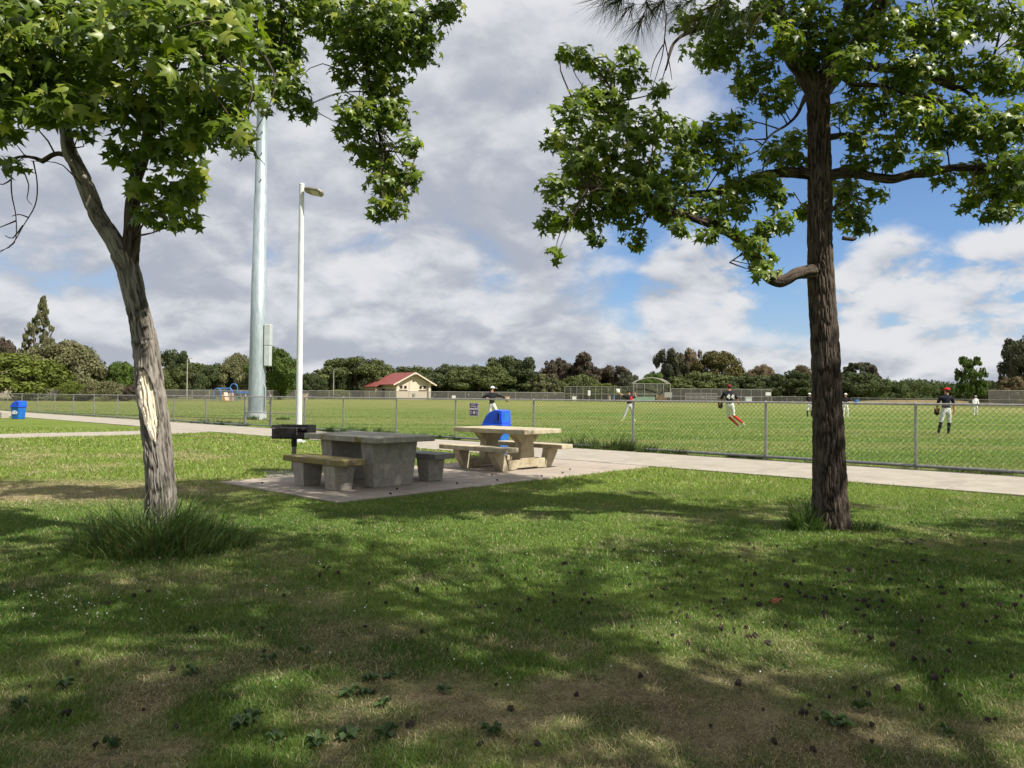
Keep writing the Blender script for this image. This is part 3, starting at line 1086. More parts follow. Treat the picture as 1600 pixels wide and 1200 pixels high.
MB().box((W_ / 2, -.05, 3.75), (1.1, .12, 1.0)).build('center_panel', M['stucco'], bl)
for x in (1.15, 2.05, W_ - 2.05, W_ - 1.15):
    w = MB().box((x, -.02, 2.35), (.56, .10, .56)).build('window', M['stucco2'], bl)
    MB().box((x, -.085, 2.35), (.46, .04, .46)).build('pane', M['glass_dark'], w)
for x in (1.6, W_ - 1.55):
    MB().box((x, -.035, 1.75), (1.8, .06, .16)).build('trim_band', M['brown_trim'], bl)
MB().box((-.06, 2.7, 1.75), (.06, 4.4, .16)).build('trim_band', M['brown_trim'], bl)
MB().box((-1.48, 7.4, 1.75), (.06, 4.6, .16)).build('trim_band', M['brown_trim'], bl)
MB().box((W_ / 2 + .05, -.16, 3.6), (.4, .16, .3)).build('wall_lamp', M['brown_trim'], bl)
MB().box((-.05, 4.55, 1.0), (.08, .9, 2.0)).build('doorway', M['dark_hole'], bl)
MB().box((W_ / 2 + .1, -.18, .95), (.55, .3, .4)).build('drinking_fountain', M['galv_far'], bl)

hr = Gd(-40, 120)
hs = empty('distant_house', hr, 0, 'pale roof corner of a house at the left edge above the bushes', 'house')
MB().box((0, 0, 2.6), (9, 6, 5.2)).build('wall', M['stucco'], hs)
MB().prism([(-5.2, 5.1), (5.2, 5.1), (0, 7.6)], 'y', -3.6, 3.6).build('roof', M['roof_white'], hs)

# ------------------------------------------------------------------ playground
g0 = Gd(333, 104)
pg = empty('playground_climber', g0, 0, 'blue arched playground climber with yellow panels left of the mast', 'climber')
kp = 104 / FPX


def arch(x0, x1, top, y):
    xa, xb = (x0 - 333) * kp, (x1 - 333) * kp
    h = (623 - top) * kp
    r = (xb - xa) / 2
    pts = [(xa, y, 0), (xa, y, h - r)] + [(xa + r - r * math.cos(a), y, h - r + r * math.sin(a)) for a in [i * math.pi / 8 for i in range(1, 8)]] + [(xb, y, h - r), (xb, y, 0)]
    MB().tube(pts, .065, 8).build('arch', M['blue_tube'], pg)


arch(334, 345, 603, 0)
arch(351, 361, 602.5, .4)
arch(354.5, 366, 595.5, 1.2)
MB().tube([((340 - 333) * kp, 0, 20 * kp), ((356 - 333) * kp, .4, 20.5 * kp)], .06, 8).build('bar', M['blue_tube'], pg)
for z in (13, 14.6):
    MB().tube([((366 - 333) * kp, 1, z * kp), ((397 - 333) * kp, 1.2, z * kp)], .055, 8).build('bar', M['blue_tube'], pg)
for x in (384, 396):
    MB().tube([((x - 333) * kp, 1.2, 0), ((x - 333) * kp, 1.2, 14.5 * kp)], .055, 8).build('bar', M['blue_tube'], pg)
for (x0, x1, z1, mt) in ((346, 348.6, 10, 'yellow'), (349.6, 353, 10, 'yellow'), (356, 359, 12, 'tan_plastic'), (361, 364, 13, 'tan_plastic')):
    MB().box((((x0 + x1) / 2 - 333) * kp, .2, z1 * kp / 2), ((x1 - x0) * kp, .25, z1 * kp)).build('panel', M[mt], pg, bevel=.04)
MB().bar((22 * kp, -.6, 1.2), (29 * kp, -1.6, .1), .5, .06).build('slide', M['tan_plastic'], pg)

# ------------------------------------------------------------------ trees: limbs
def catmull(pts, rad, step):
    pts = [np.array(p, float) for p in pts]
    out, ro = [], []
    n = len(pts)
    for i in range(n - 1):
        p0 = pts[max(i - 1, 0)] if i > 0 else 2 * pts[0] - pts[1]
        p1, p2 = pts[i], pts[i + 1]
        p3 = pts[i + 2] if i + 2 < n else 2 * pts[-1] - pts[-2]
        m = max(2, int(np.linalg.norm(p2 - p1) / step))
        for k in range(m):
            t = k / m
            out.append(.5 * ((2 * p1) + (-p0 + p2) * t + (2 * p0 - 5 * p1 + 4 * p2 - p3) * t * t + (-p0 + 3 * p1 - 3 * p2 + p3) * t ** 3))
            ro.append(rad[i] * (1 - t) + rad[i + 1] * t)
    out.append(pts[-1])
    ro.append(rad[-1])
    return np.array(out), np.array(ro)


def limb(pts, rad, nseg=24, step=.05, bark=.006, freq=26., seed=1, flare=0.0, lump=.05):
    """bark-covered tapering limb: verts, faces, ridge value per vertex, (ring,seg) shape, frames"""
    c, r = catmull(pts, rad, step)
    T = np.gradient(c, axis=0)
    T /= np.linalg.norm(T, axis=1)[:, None] + 1e-9
    up = np.array([1., 0, 0]) if abs(T[0][0]) < .8 else np.array([0, 1., 0])
    Xs, Ys = [], []
    for t in T:
        x = up - t * up.dot(t)
        x /= np.linalg.norm(x) + 1e-9
        Xs.append(x)
        Ys.append(np.cross(t, x))
        up = x
    Xs, Ys = np.array(Xs), np.array(Ys)
    s = np.concatenate([[0], np.cumsum(np.linalg.norm(np.diff(c, axis=0), axis=1))])
    th = np.linspace(0, 2 * np.pi, nseg, endpoint=False)
    TH, S = np.meshgrid(th, s)
    R = np.repeat(r[:, None], nseg, 1)
    if flare:
        R = R * (1 + flare * np.exp(-S / .16) * (1 + .35 * np.sin(5 * TH + seed)))
    cx, sx = np.cos(TH), np.sin(TH)
    R = R * (1 + lump * 2 * (fbm(cx * 1.2 + seed, sx * 1.2, S * 2.2, 3, seed) - .5))
    wv = (fbm(cx * R * 6, sx * R * 6, S * 5, 2, seed + 3) - .5) * .25
    n1 = fbm(cx * R * freq + wv * 4, sx * R * freq + wv * 4, S * freq * .13, 3, seed + 9, .55)
    ridge = 1 - np.abs(n1 - .5) * 4.2
    ridge = np.clip(ridge, 0, 1)          # 1 = furrow
    crust = fbm(cx * R * freq * 2.1, sx * R * freq * 2.1, S * freq * .8, 2, seed + 40)
    disp = bark * (1 - 2.2 * ridge ** 1.5) + bark * .5 * (crust - .5)
    R = R + disp
    V = c[:, None, :] + R[..., None] * (cx[..., None] * Xs[:, None, :] + sx[..., None] * Ys[:, None, :])
    m = len(c)
    idx = np.arange(m * nseg).reshape(m, nseg)
    nx_ = np.roll(idx, -1, axis=1)
    F = np.stack([idx[:-1], nx_[:-1], nx_[1:], idx[1:]], -1).reshape(-1, 4)
    val = np.clip((1 - ridge) * .75 + crust * .35, 0, 1)
    return V.reshape(-1, 3), F, val.ravel(), (m, nseg), c


def limb_obj(name, parts, mat, parent):
    vs, fs, ts, off = [], [], [], 0
    for v, f, t in parts:
        vs.append(v)
        fs.append(f + off)
        ts.append(t)
        off += len(v)
    t = np.concatenate(ts)
    return obj(name, mesh_np(name, np.concatenate(vs), np.concatenate(fs), mat, True, np.repeat(t[:, None], 3, 1)), parent)


# ------------------------------------------------------------------ trees: five pointed leaves
_lobes = [(-28, .62), (28, .93), (90, 1.0), (152, .93), (208, .62)]
_pts = [(0, 0)]
for i, (a, l) in enumerate(_lobes):
    _pts.append((l * math.cos(math.radians(a)) * .92, .32 + l * .72 * math.sin(math.radians(a))))
    if i < 4:
        am = (a + _lobes[i + 1][0]) / 2
        _pts.append((.34 * math.cos(math.radians(am)), .32 + .34 * math.sin(math.radians(am))))
_pts = np.array(_pts)
LEAF_T = np.zeros((len(_pts) + 1, 3))
LEAF_T[0, :2] = (0, .30)
LEAF_T[1:, :2] = _pts
LEAF_T[:, 2] = -.22 * ((LEAF_T[:, 0]) ** 2 + (LEAF_T[:, 1] - .3) ** 2)
LEAF_T[0, 2] = .05
_n = len(_pts)
LEAF_F = np.array([(0, 1 + i, 1 + (i + 1) % _n) for i in range(_n)])


def frames(normal, tip):
    normal = normal / (np.linalg.norm(normal, axis=1)[:, None] + 1e-9)
    tip = tip - normal * (tip * normal).sum(1)[:, None]
    tip = tip / (np.linalg.norm(tip, axis=1)[:, None] + 1e-9)
    return np.cross(tip, normal), tip, normal


def leaf_arrays(pos, normal, tip, size, curl=None):
    x, y, z = frames(normal, tip)
    L = LEAF_T[None] * size[:, None, None]
    if curl is not None:
        L = L.copy()
        L[..., 2] *= curl[:, None]
    return pos[:, None] + L[..., 0:1] * x[:, None] + L[..., 1:2] * y[:, None] + L[..., 2:3] * z[:, None]


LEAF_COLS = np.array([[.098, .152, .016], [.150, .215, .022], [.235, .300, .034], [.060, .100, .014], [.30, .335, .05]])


def leaf_cloud(clumps, size, cover=2.6, droop=.55, flat=.8):
    """clumps: (centre, radius, density factor) -> pos, normal, tip, size, tint"""
    ps, ns, ts, ss, cs = [], [], [], [], []
    for c, r, k in clumps:
        n = max(5, int(cover * k * math.pi * r * r / (.36 * size * size)))
        d = rng.normal(size=(n, 3))
        d /= np.linalg.norm(d, axis=1)[:, None]
        rad = rng.random(n) ** .45
        # ragged clump: radius modulated by noise over direction
        lump = .65 + .75 * fbm(d[:, 0] * 1.8 + c[0] * 3, d[:, 1] * 1.8 + c[1] * 3, d[:, 2] * 1.8 + c[2] * 3, 2, 5)
        p = np.array(c) + d * (rad * lump * r)[:, None] * np.array([1.0, 1.15, flat])
        nr = d * .55 + np.array([.25, -.30, .50]) + rng.normal(size=(n, 3)) * .45
        tp = d * .6 + np.array([0, 0, -droop]) + rng.normal(size=(n, 3)) * .5
        ps.append(p); ns.append(nr); ts.append(tp)
        ss.append(size * (.45 + .85 * rng.random(n) ** 1.2))
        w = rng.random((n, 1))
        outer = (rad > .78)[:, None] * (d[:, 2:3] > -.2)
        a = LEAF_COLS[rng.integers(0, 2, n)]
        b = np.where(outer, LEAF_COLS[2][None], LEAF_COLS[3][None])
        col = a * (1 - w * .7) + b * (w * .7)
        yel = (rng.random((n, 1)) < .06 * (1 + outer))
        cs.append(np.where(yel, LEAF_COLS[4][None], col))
    return tuple(np.concatenate(q) for q in (ps, ns, ts, ss, cs))


def leaf_mesh(name, L, mat):
    p, n, t, s, c = L
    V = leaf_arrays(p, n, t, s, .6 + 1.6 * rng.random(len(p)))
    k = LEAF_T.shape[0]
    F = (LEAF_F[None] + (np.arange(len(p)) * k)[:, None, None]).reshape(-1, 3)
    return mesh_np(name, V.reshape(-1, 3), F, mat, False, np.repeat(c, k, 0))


_leaf_lib = []
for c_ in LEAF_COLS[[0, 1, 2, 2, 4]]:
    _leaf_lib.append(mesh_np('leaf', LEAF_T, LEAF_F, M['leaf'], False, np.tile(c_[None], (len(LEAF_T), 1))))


def split_leaves(L, root, count):
    """the leaves that show largest become parts of their own; returns the rest"""
    p, n, t, s, c = L
    d = np.array([RC.transposed() @ (Vector(q) - Vector((0, 0, CAM_H))) for q in p])
    u = d[:, 0] / -d[:, 2]
    v = d[:, 1] / -d[:, 2]
    inside = (np.abs(u) < .68) & (v > -.5) & (v < .51) & (d[:, 2] < 0)
    vis = np.where(inside, s / np.maximum(-d[:, 2], .1), 0)
    vis = vis * np.abs((n / np.linalg.norm(n, axis=1)[:, None] * (p / np.linalg.norm(p, axis=1)[:, None])).sum(1)) * (.6 + .8 * rng.random(len(p)))
    order = np.argsort(-vis)
    pick = order[:count]
    x, y, z = frames(n[pick], t[pick])
    for i, q in enumerate(pick):
        o = bpy.data.objects.new('leaf', _leaf_lib[int(rng.integers(0, 5))])
        mt = Matrix.Identity(4)
        for r_ in range(3):
            mt[r_][0], mt[r_][1], mt[r_][2], mt[r_][3] = x[i][r_] * s[q], y[i][r_] * s[q], z[i][r_] * s[q] * 1.5, p[q][r_]
        link(o, root)
        o.matrix_local = mt
    keep = np.ones(len(p), bool)
    keep[pick] = False
    return tuple(a[keep] for a in L)


def twigs(clumps, skel, mat, parent, r0=.012, name='twig', per=1):
    """a thin twig from the nearest limb to each clump, all clump twigs of a tree as one part"""
    parts = []
    sk = np.concatenate(skel)
    for i, (c, r, k) in enumerate(clumps):
        c = np.array(c)
        for q in range(per):
            e = c + rng.normal(size=3) * r * .45 * (q > 0)
            dd = np.linalg.norm(sk - e, axis=1) + np.maximum(0, sk[:, 2] - e[2]) * .2
            j = int(np.argsort(dd)[int(rng.integers(0, min(14, len(dd))))])
            s0 = sk[j]
            L = np.linalg.norm(e - s0)
            if L > 1.15 or L < .05:
                continue
            mid = (s0 + e) / 2 + rng.normal(size=3) * L * .14 + np.array([0, 0, L * .10])
            v, f, t, _, _ = limb([s0, mid, e], [r0 * min(1.6, .6 + L), r0 * .7, r0 * .3], 6, .12, .0008, 20, i, 0, .02)
            parts.append((v, f, t))
    o = limb_obj(name, parts, mat, parent)
    o['kind'] = 'stuff'
    return o


def px_clumps(lst, jit=.45):
    out = []
    for row in lst:
        u, v, r, Y_ = row[:4]
        k = row[4] if len(row) > 4 else 1.0
        y = Y_ + random.uniform(-jit, jit)
        p = P(u, v, y)
        out.append((tuple(p), r * 1.17 * y / FPX, k))
    return out


# ---- left tree
YL = 7.25
lt = empty('sweetgum_tree', tuple(G(251, 842)), 0, 'forked sweetgum tree with pale scarred trunk at the left', 'tree', 'sweetgum trees on the lawn')


def LP(u, v, Y_=YL):
    return tuple(Vector(P(u, v, Y_)) - lt.location)


tr_pts = [LP(252, 872), LP(251, 842), LP(251, 760), LP(244, 680), LP(235, 610), LP(225, 530), LP(212, 470), LP(200, 420), LP(190, 395)]
k_ = YL / FPX
tr_rad = [.165, .152, .128, .126, .124, .108, .095, .100, .104]
v, f, t, shp, cl = limb(tr_pts, tr_rad, 150, .014, .0085, 40, 4, .12, .085)
# the scar: a long spindle of bare wood on the side facing the camera
cen = np.repeat(cl, shp[1], 0)
rel = v - cen
ringv = np.repeat(np.arange(shp[0]), shp[1])
zc_ = cl[ringv, 2]
top_z, bot_z = LP(232, 576)[2], LP(254, 690)[2]
sfrac = (zc_ - bot_z) / (top_z - bot_z)
ang = np.degrees(np.arctan2(rel[:, 0] - .012 - .03 * (.5 - sfrac) * 0, -rel[:, 1]))
wob = (fbm(sfrac * 6, 0, 0, 3, 12) - .5) * 16
ac = 6 + 16 * (.5 - sfrac) + wob * .5
hw = 36 * np.clip(np.sin(np.pi * np.clip(sfrac, 0, 1)), 0, 1) ** .6 * (.75 + .35 * sfrac)
dist = np.abs(ang - ac) - hw
scar = (sfrac > 0) & (sfrac < 1) & (dist < 0)
lip = np.exp(-(dist / 9) ** 2) * ((sfrac > -.03) & (sfrac < 1.03)) * (dist > -2)
rn = rel / np.linalg.norm(rel, axis=1)[:, None]
v = v - rn * (scar * .022)[:, None] + rn * (lip * .016)[:, None]
fs_scar = scar[f].all(1)
limb_me = mesh_np('trunk', v, f[~fs_scar], M['bark_l'], True, np.repeat(np.clip(t + lip * .2, 0, 1)[:, None], 3, 1))
obj('trunk', limb_me, lt)
used, inv = np.unique(f[fs_scar], return_inverse=True)
obj('bare_wood_scar', mesh_np('bare_wood_scar', v[used], inv.reshape(-1, 4), M['wood_pale'], True), lt)
# limbs of the fork
skel = []
limbs_l = [
    ([LP(198, 418), LP(178, 375), LP(152, 335), LP(128, 275), LP(108, 235), LP(100, 190), LP(92, 140), LP(70, 80), LP(45, 20), LP(28, -60), LP(10, -190, 7.4)], [.090, .084, .077, .070, .062, .050, .046, .044, .04, .035, .02], 44),
    ([LP(200, 420), LP(206, 370), LP(208, 320), LP(212, 280), LP(224, 245, 7.2), LP(236, 190, 7.1), LP(262, 110, 7.0), LP(290, 30, 6.9), LP(310, -60, 6.9), LP(325, -200, 6.9)], [.086, .076, .068, .06, .05, .045, .04, .036, .03, .018], 44),
    ([LP(104, 243), LP(92, 240), LP(80, 243), LP(66, 252), LP(55, 247), LP(30, 245), LP(0, 258, 7.0), LP(-40, 262, 6.8)], [.026, .024, .024, .026, .016, .014, .012, .006], 12),
    ([LP(234, 195, 7.1), LP(290, 130, 6.6), LP(350, 90, 6.2), LP(395, 60, 6.0)], [.03, .026, .02, .01], 10),
    ([LP(262, 110, 7.0), LP(330, 10, 7.3), LP(420, -60, 7.8), LP(500, -50, 8.3), LP(545, 0, 8.4), LP(565, 60, 8.4), LP(575, 120, 8.4), LP(590, 200, 8.4), LP(605, 290, 8.4)], [.04, .045, .05, .045, .036, .026, .02, .012, .006], 16),
    ([LP(545, 0, 8.4), LP(600, 10, 8.4), LP(660, 20, 8.4), LP(715, 5, 8.5)], [.022, .018, .012, .006], 8),
    ([LP(420, -60, 7.8), LP(440, 10, 8.2), LP(445, 80, 8.3), LP(470, 150, 8.3)], [.03, .02, .014, .006], 8),
    ([LP(92, 140), LP(40, 110, 6.7), LP(-20, 90, 6.3)], [.03, .02, .01], 8),
]
parts = []
for i, (pp, rr, ns) in enumerate(limbs_l):
    big = ns > 20
    v, f, t, _, c = limb(pp, rr, ns, .03 if big else .06, .0055 if big else .002, 30, 20 + i, 0, .05)
    if big:
        limb_obj('limb', [(v, f, t)], M['bark_r'] if i == 1 else M['bark_l'], lt)
    else:
        limb_obj('branch', [(v, f, t)], M['bark_r'], lt)
    skel.append(c + np.array(lt.location))
# hanging bare twigs at the left edge
bare = []
for (pts_) in ([(18, 250), (18, 300), (25, 340), (22, 380), (-8, 395)], [(52, 252), (58, 285), (55, 320), (35, 355), (20, 380), (-6, 398)], [(32, 255), (45, 290), (42, 310), (50, 320)],
               [(18, 280), (5, 288), (-10, 286)], [(25, 345), (8, 352), (-8, 358)], [(45, 340), (30, 335), (18, 338)], [(36, 352), (20, 372), (8, 368)]):
    q = [LP(a, b, 6.7) for a, b in pts_]
    rr = list(np.linspace(.0075, .0025, len(q)))
    v, f, t, _, _ = limb(q, rr, 6, .05, .0004, 20, len(bare) + 60, 0, .02)
    bare.append((v, f, t))
for b_ in bare:
    limb_obj('bare_twig', [b_], M['bark_r'], lt)

CL_L = [(30, 55, 60, 6.2), (15, 150, 48, 6.2), (85, 90, 58, 6.4), (165, 55, 66, 6.3), (245, 40, 66, 6.2), (325, 55, 58, 6.1), (375, 60, 36, 6.0), (372, 140, 36, 5.9), (368, 208, 30, 5.9), (300, 140, 58, 6.2),
        (232, 150, 50, 6.4), (180, 165, 36, 6.6), (105, 158, 34, 6.4), (55, 172, 28, 6.2), (190, 235, 26, 6.8), (262, 225, 44, 6.6), (282, 290, 34, 6.6), (248, 332, 30, 6.7), (292, 340, 20, 6.6), (345, 190, 34, 6.0),
        (385, 232, 16, 5.9), (20, 255, 18, 6.6), (128, 200, 18, 6.9), (60, 10, 50, 6.6), (140, 10, 55, 6.7), (215, 0, 60, 6.9), (290, 0, 60, 6.8), (360, 10, 46, 6.4), (10, 0, 60, 6.4), (305, 205, 34, 6.5), (225, 290, 22, 6.9), (0, 100, 50, 6.0), (130, 120, 40, 6.9), (60, 120, 50, 6.7), (10, 205, 18, 6.4), (310, 280, 16, 6.5)]
CL_C = [(432, 30, 40, 8.3), (425, 90, 34, 8.3), (450, 140, 30, 8.3), (472, 168, 20, 8.3), (440, 70, 34, 8.5), (520, 25, 44, 8.4), (588, 25, 50, 8.3), (645, 35, 40, 8.3), (700, 12, 24, 8.4), (555, 75, 36, 8.4), (618, 75, 40, 8.3), (662, 78, 24, 8.3),
        (540, 118, 18, 8.5), (598, 122, 32, 8.4), (560, 180, 32, 8.5), (615, 178, 26, 8.3), (640, 222, 18, 8.3), (582, 235, 32, 8.4), (612, 285, 34, 8.3), (596, 325, 20, 8.3), (640, 272, 18, 8.3), (622, 325, 16, 8.3), (600, 150, 24, 8.5), (545, 205, 16, 8.5), (480, 5, 30, 8.4), (415, 170, 8, 8.2)]
clL, clC = px_clumps(CL_L, .35), px_clumps(CL_C, .25)
up_l = []
for q in range(28):
    a = random.uniform(0, 6.28)
    rr = random.uniform(.2, 2.2)
    up_l.append(((-4.5 + rr * math.cos(a), 8.0 + rr * math.sin(a) * .8, random.uniform(5.7, 8.2)), random.uniform(.35, .6), .7))
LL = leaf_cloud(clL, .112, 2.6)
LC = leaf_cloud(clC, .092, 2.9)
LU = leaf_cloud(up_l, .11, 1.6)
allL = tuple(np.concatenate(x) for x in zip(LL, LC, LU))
off = np.array(lt.location)
allL = (allL[0], *allL[1:])
root_l = lt
pl = (allL[0] - 0, *allL[1:])
# individual leaves are placed in the tree's own frame
lt_off = np.array(lt.location)


def finish_leaves(root, L, count):
    rest = split_leaves(L, root, count)
    o_ = np.array(root.location)
    for ch in root.children:
        if ch.name.split('.')[0] == 'leaf':
            ch.location = Vector(ch.location) - Vector(o_)
    rest = (rest[0] - o_, *rest[1:])
    fo = obj('foliage', leaf_mesh('foliage', rest, M['leaf']), root)
    fo['kind'] = 'stuff'


finish_leaves(lt, allL, 300)
sk_l = [c for c in skel]
cl_loc = [(tuple(np.array(c) - lt_off), r, k) for c, r, k in clL + clC + up_l]
twigs(cl_loc, [c - lt_off for c in sk_l], M['bark_r'], lt, .008, 'twigs', 2)

# ---- right tree
YR = 8.1
rt = empty('sweetgum_tree', tuple(G(1299, 826)), 0, 'straight sweetgum tree with dark shade-toned furrowed bark at the right', 'tree', 'sweetgum trees on the lawn')


def RP(u, v, Y_=YR):
    return tuple(Vector(P(u, v, Y_)) - rt.location)


tr_pts = [RP(1299, 860), RP(1298, 826), RP(1296, 740), RP(1293, 640), RP(1289, 540), RP(1283, 440), RP(1281, 380), RP(1281, 300), RP(1280, 220), RP(1278, 150), RP(1276, 118)]
tr_rad = [.215, .192, .166, .150, .140, .134, .124, .122, .112, .112, .130]
v, f, t, shp, c = limb(tr_pts, tr_rad, 170, .014, .0085, 46, 7, .14, .035)
limb_obj('trunk', [(v, f, t)], M['bark_r'], rt)
skr = [c]
limbs_r = [
    ([RP(1278, 150), RP(1258, 112), RP(1240, 88), RP(1224, 50), RP(1212, 10), RP(1195, -40), RP(1180, -140)], [.10, .11, .10, .085, .08, .07, .04], 44),
    ([RP(1278, 150), RP(1302, 118), RP(1325, 90), RP(1345, 62), RP(1368, 20), RP(1385, -30), RP(1400, -140)], [.10, .10, .09, .085, .075, .065, .04], 44),
    ([RP(1288, 120), RP(1300, 80, 8.4), RP(1325, 20, 8.5), RP(1335, -60, 8.5)], [.08, .075, .07, .05], 32),
    ([RP(1272, 424, 8.0), RP(1245, 428, 7.95), RP(1218, 440, 7.9), RP(1196, 428, 7.9), RP(1172, 392, 7.9), RP(1148, 368, 7.9), RP(1110, 350, 7.8), RP(1050, 330, 7.6), RP(980, 305, 7.4), RP(910, 290, 7.3)], [.070, .060, .060, .058, .055, .052, .042, .034, .024, .012], 36),
    ([RP(1290, 274, 8.1), RP(1330, 270, 8.1), RP(1362, 276, 8.05), RP(1395, 280, 8.0), RP(1425, 272, 7.95), RP(1450, 270, 7.9), RP(1490, 262, 7.8), RP(1540, 262, 7.7), RP(1610, 250, 7.5)], [.060, .055, .05, .048, .045, .046, .036, .03, .016], 28),
    ([RP(1270, 272, 8.1), RP(1225, 270, 8.2), RP(1180, 278, 8.3), RP(1120, 300, 8.3), RP(1060, 300, 8.2), RP(990, 270, 8.1), RP(930, 230, 8.0)], [.060, .056, .05, .044, .036, .026, .012], 24),
    ([RP(1330, 100, 8.2), RP(1360, 104, 8.2), RP(1420, 112, 8.3), RP(1470, 128, 8.3), RP(1500, 138, 8.3), RP(1540, 120, 8.3), RP(1610, 140, 8.2)], [.05, .048, .045, .04, .034, .025, .015], 20),
    ([RP(1316, 120, 8.0), RP(1335, 132, 8.0), RP(1375, 134, 7.9), RP(1420, 148, 7.8), RP(1470, 155, 7.8)], [.028, .026, .022, .016, .008], 12),
    ([RP(1500, 138, 8.3), RP(1520, 150, 8.2), RP(1545, 175, 8.0), RP(1560, 250, 7.8), RP(1550, 310, 7.7)], [.024, .02, .016, .012, .006], 10),
    ([RP(1540, 120, 8.3), RP(1555, 80, 8.3), RP(1570, 30, 8.3), RP(1600, 45, 8.2)], [.02, .015, .01, .006], 8),
    ([RP(1258, 150, 8.0), RP(1245, 180, 7.9), RP(1225, 198, 7.8), RP(1205, 210, 7.7), RP(1185, 235, 7.7)], [.020, .017, .014, .010, .005], 8),
    ([RP(1288, 215, 8.1), RP(1315, 212, 8.3), RP(1350, 208, 8.6), RP(1420, 190, 8.9)], [.036, .032, .026, .012], 12),
    ([RP(1172, 392, 7.9), RP(1155, 400, 7.8), RP(1140, 410, 7.7)], [.012, .008, .004], 6),
    ([RP(990, 270, 8.1), RP(975, 200, 8.0), RP(955, 140, 7.9), RP(925, 95, 7.9)], [.016, .014, .01, .005], 8),
    ([RP(1212, 10), RP(1140, 30, 7.7), RP(1060, 60, 7.4), RP(1040, 110, 7.3)], [.04, .03, .016, .006], 10),
    ([RP(1316, 372, 8.05), RP(1332, 374, 8.0), RP(1338, 372, 8.0)], [.022, .020, .012], 10),
    ([RP(1284, 345, 8.1), RP(1310, 320, 8.6), RP(1340, 310, 9.0), RP(1360, 320, 9.2)], [.03, .024, .018, .008], 8),
]
for i, (pp, rr, ns) in enumerate(limbs_r):
    big = ns > 22
    v, f, t, _, c = limb(pp, rr, ns, .03 if big else .06, .006 if big else .002, 30, 120 + i, 0, .05)
    limb_obj('limb' if big else 'branch', [(v, f, t)], M['bark_r'], rt)
    skr.append(c)
# thin dead twigs hanging near the top left of the crown
for (pts_) in ([(1042, 20), (1036, 80), (1028, 110), (1020, 135)], [(1038, 60), (1046, 100), (1050, 125)], [(1036, 70), (1022, 95), (1016, 120)], [(1285, 165), (1315, 160), (1340, 150), (1365, 142)], [(1280, 140), (1300, 146), (1316, 138)],
               [(1455, 0), (1462, 30), (1455, 45)], [(1380, 130), (1390, 155), (1400, 165)], [(1420, 145), (1440, 165), (1465, 160)], [(1575, 0), (1585, 20), (1600, 40)], [(1240, 300), (1252, 318), (1264, 330)]):
    q = [RP(a, b, 7.6) for a, b in pts_]
    v, f, t, _, _ = limb(q, list(np.linspace(.007, .0025, len(q))), 6, .05, .0004, 20, int(pts_[0][0]), 0, .02)
    limb_obj('bare_twig', [(v, f, t)], M['bark_r'], rt)

CL_R = [(885, 82, 14, 7.9), (912, 90, 18, 7.9), (940, 108, 18, 7.9), (984, 84, 14, 7.7), (984, 118, 22, 7.7), (925, 150, 24, 7.8), (895, 175, 26, 7.7), (955, 170, 30, 7.8), (1030, 140, 16, 7.5), (880, 220, 22, 7.6), (938, 215, 34, 7.7), (1005, 200, 34, 7.7), (1060, 205, 28, 7.8),
        (1112, 205, 26, 7.8), (858, 225, 12, 7.5), (868, 290, 22, 7.4), (925, 275, 36, 7.5), (995, 262, 38, 7.7), (1070, 262, 34, 7.8), (1140, 245, 26, 7.8), (1150, 190, 18, 7.7), (1195, 285, 24, 8.0), (866, 340, 22, 7.4), (918, 335, 28, 7.4), (975, 325, 32, 7.5), (1045, 320, 32, 7.6), (1105, 318, 26, 7.7),
        (995, 372, 18, 7.4), (868, 395, 12, 7.4), (930, 372, 14, 7.4), (1150, 322, 24, 7.8), (1200, 350, 18, 7.8), (1190, 415, 14, 7.8), (1176, 380, 15, 7.8), (1228, 345, 14, 7.8), (1105, 365, 14, 7.7), (1062, 355, 16, 7.6), (1195, 425, 10, 7.7), (1215, 312, 16, 7.9),
        (1125, 25, 30, 7.6), (1075, 30, 22, 7.5), (1120, 85, 28, 7.6), (1160, 60, 20, 7.7), (1185, 110, 28, 7.7), (1210, 150, 24, 7.8), (1165, 140, 18, 7.7), (1230, 60, 24, 7.7), (1260, 25, 34, 7.6), (1300, 55, 36, 7.5), (1335, 95, 28, 7.6), (1268, 85, 24, 7.6), (1380, 45, 36, 7.8), (1430, 40, 34, 8.0), (1480, 55, 34, 8.0),
        (1530, 35, 30, 8.1), (1580, 25, 22, 8.1), (1420, 105, 36, 8.1), (1480, 112, 30, 8.2), (1545, 110, 34, 8.1), (1590, 125, 26, 8.0), (1365, 165, 28, 7.8), (1425, 185, 34, 7.8), (1345, 210, 22, 8.0), (1495, 180, 36, 7.8), (1555, 200, 40, 7.7), (1590, 255, 32, 7.6), (1540, 295, 28, 7.6), (1550, 332, 16, 7.6), (1395, 235, 24, 8.2),
        (1345, 250, 24, 8.3), (1328, 330, 24, 8.8), (1345, 350, 18, 8.8), (1315, 290, 20, 8.8), (1450, 250, 18, 7.9), (1480, 275, 18, 7.8), (1465, 215, 26, 7.9), (1190, 25, 24, 7.9), (1240, 130, 18, 8.4), (1245, 215, 18, 8.5), (1225, 240, 20, 8.4), (1350, 20, 34, 7.9), (1495, 15, 26, 8.0), (1600, 190, 30, 7.7), (1610, 60, 24, 8.2), (1575, 290, 18, 7.6), (1370, 300, 14, 8.8), (1400, 130, 20, 8.0)]
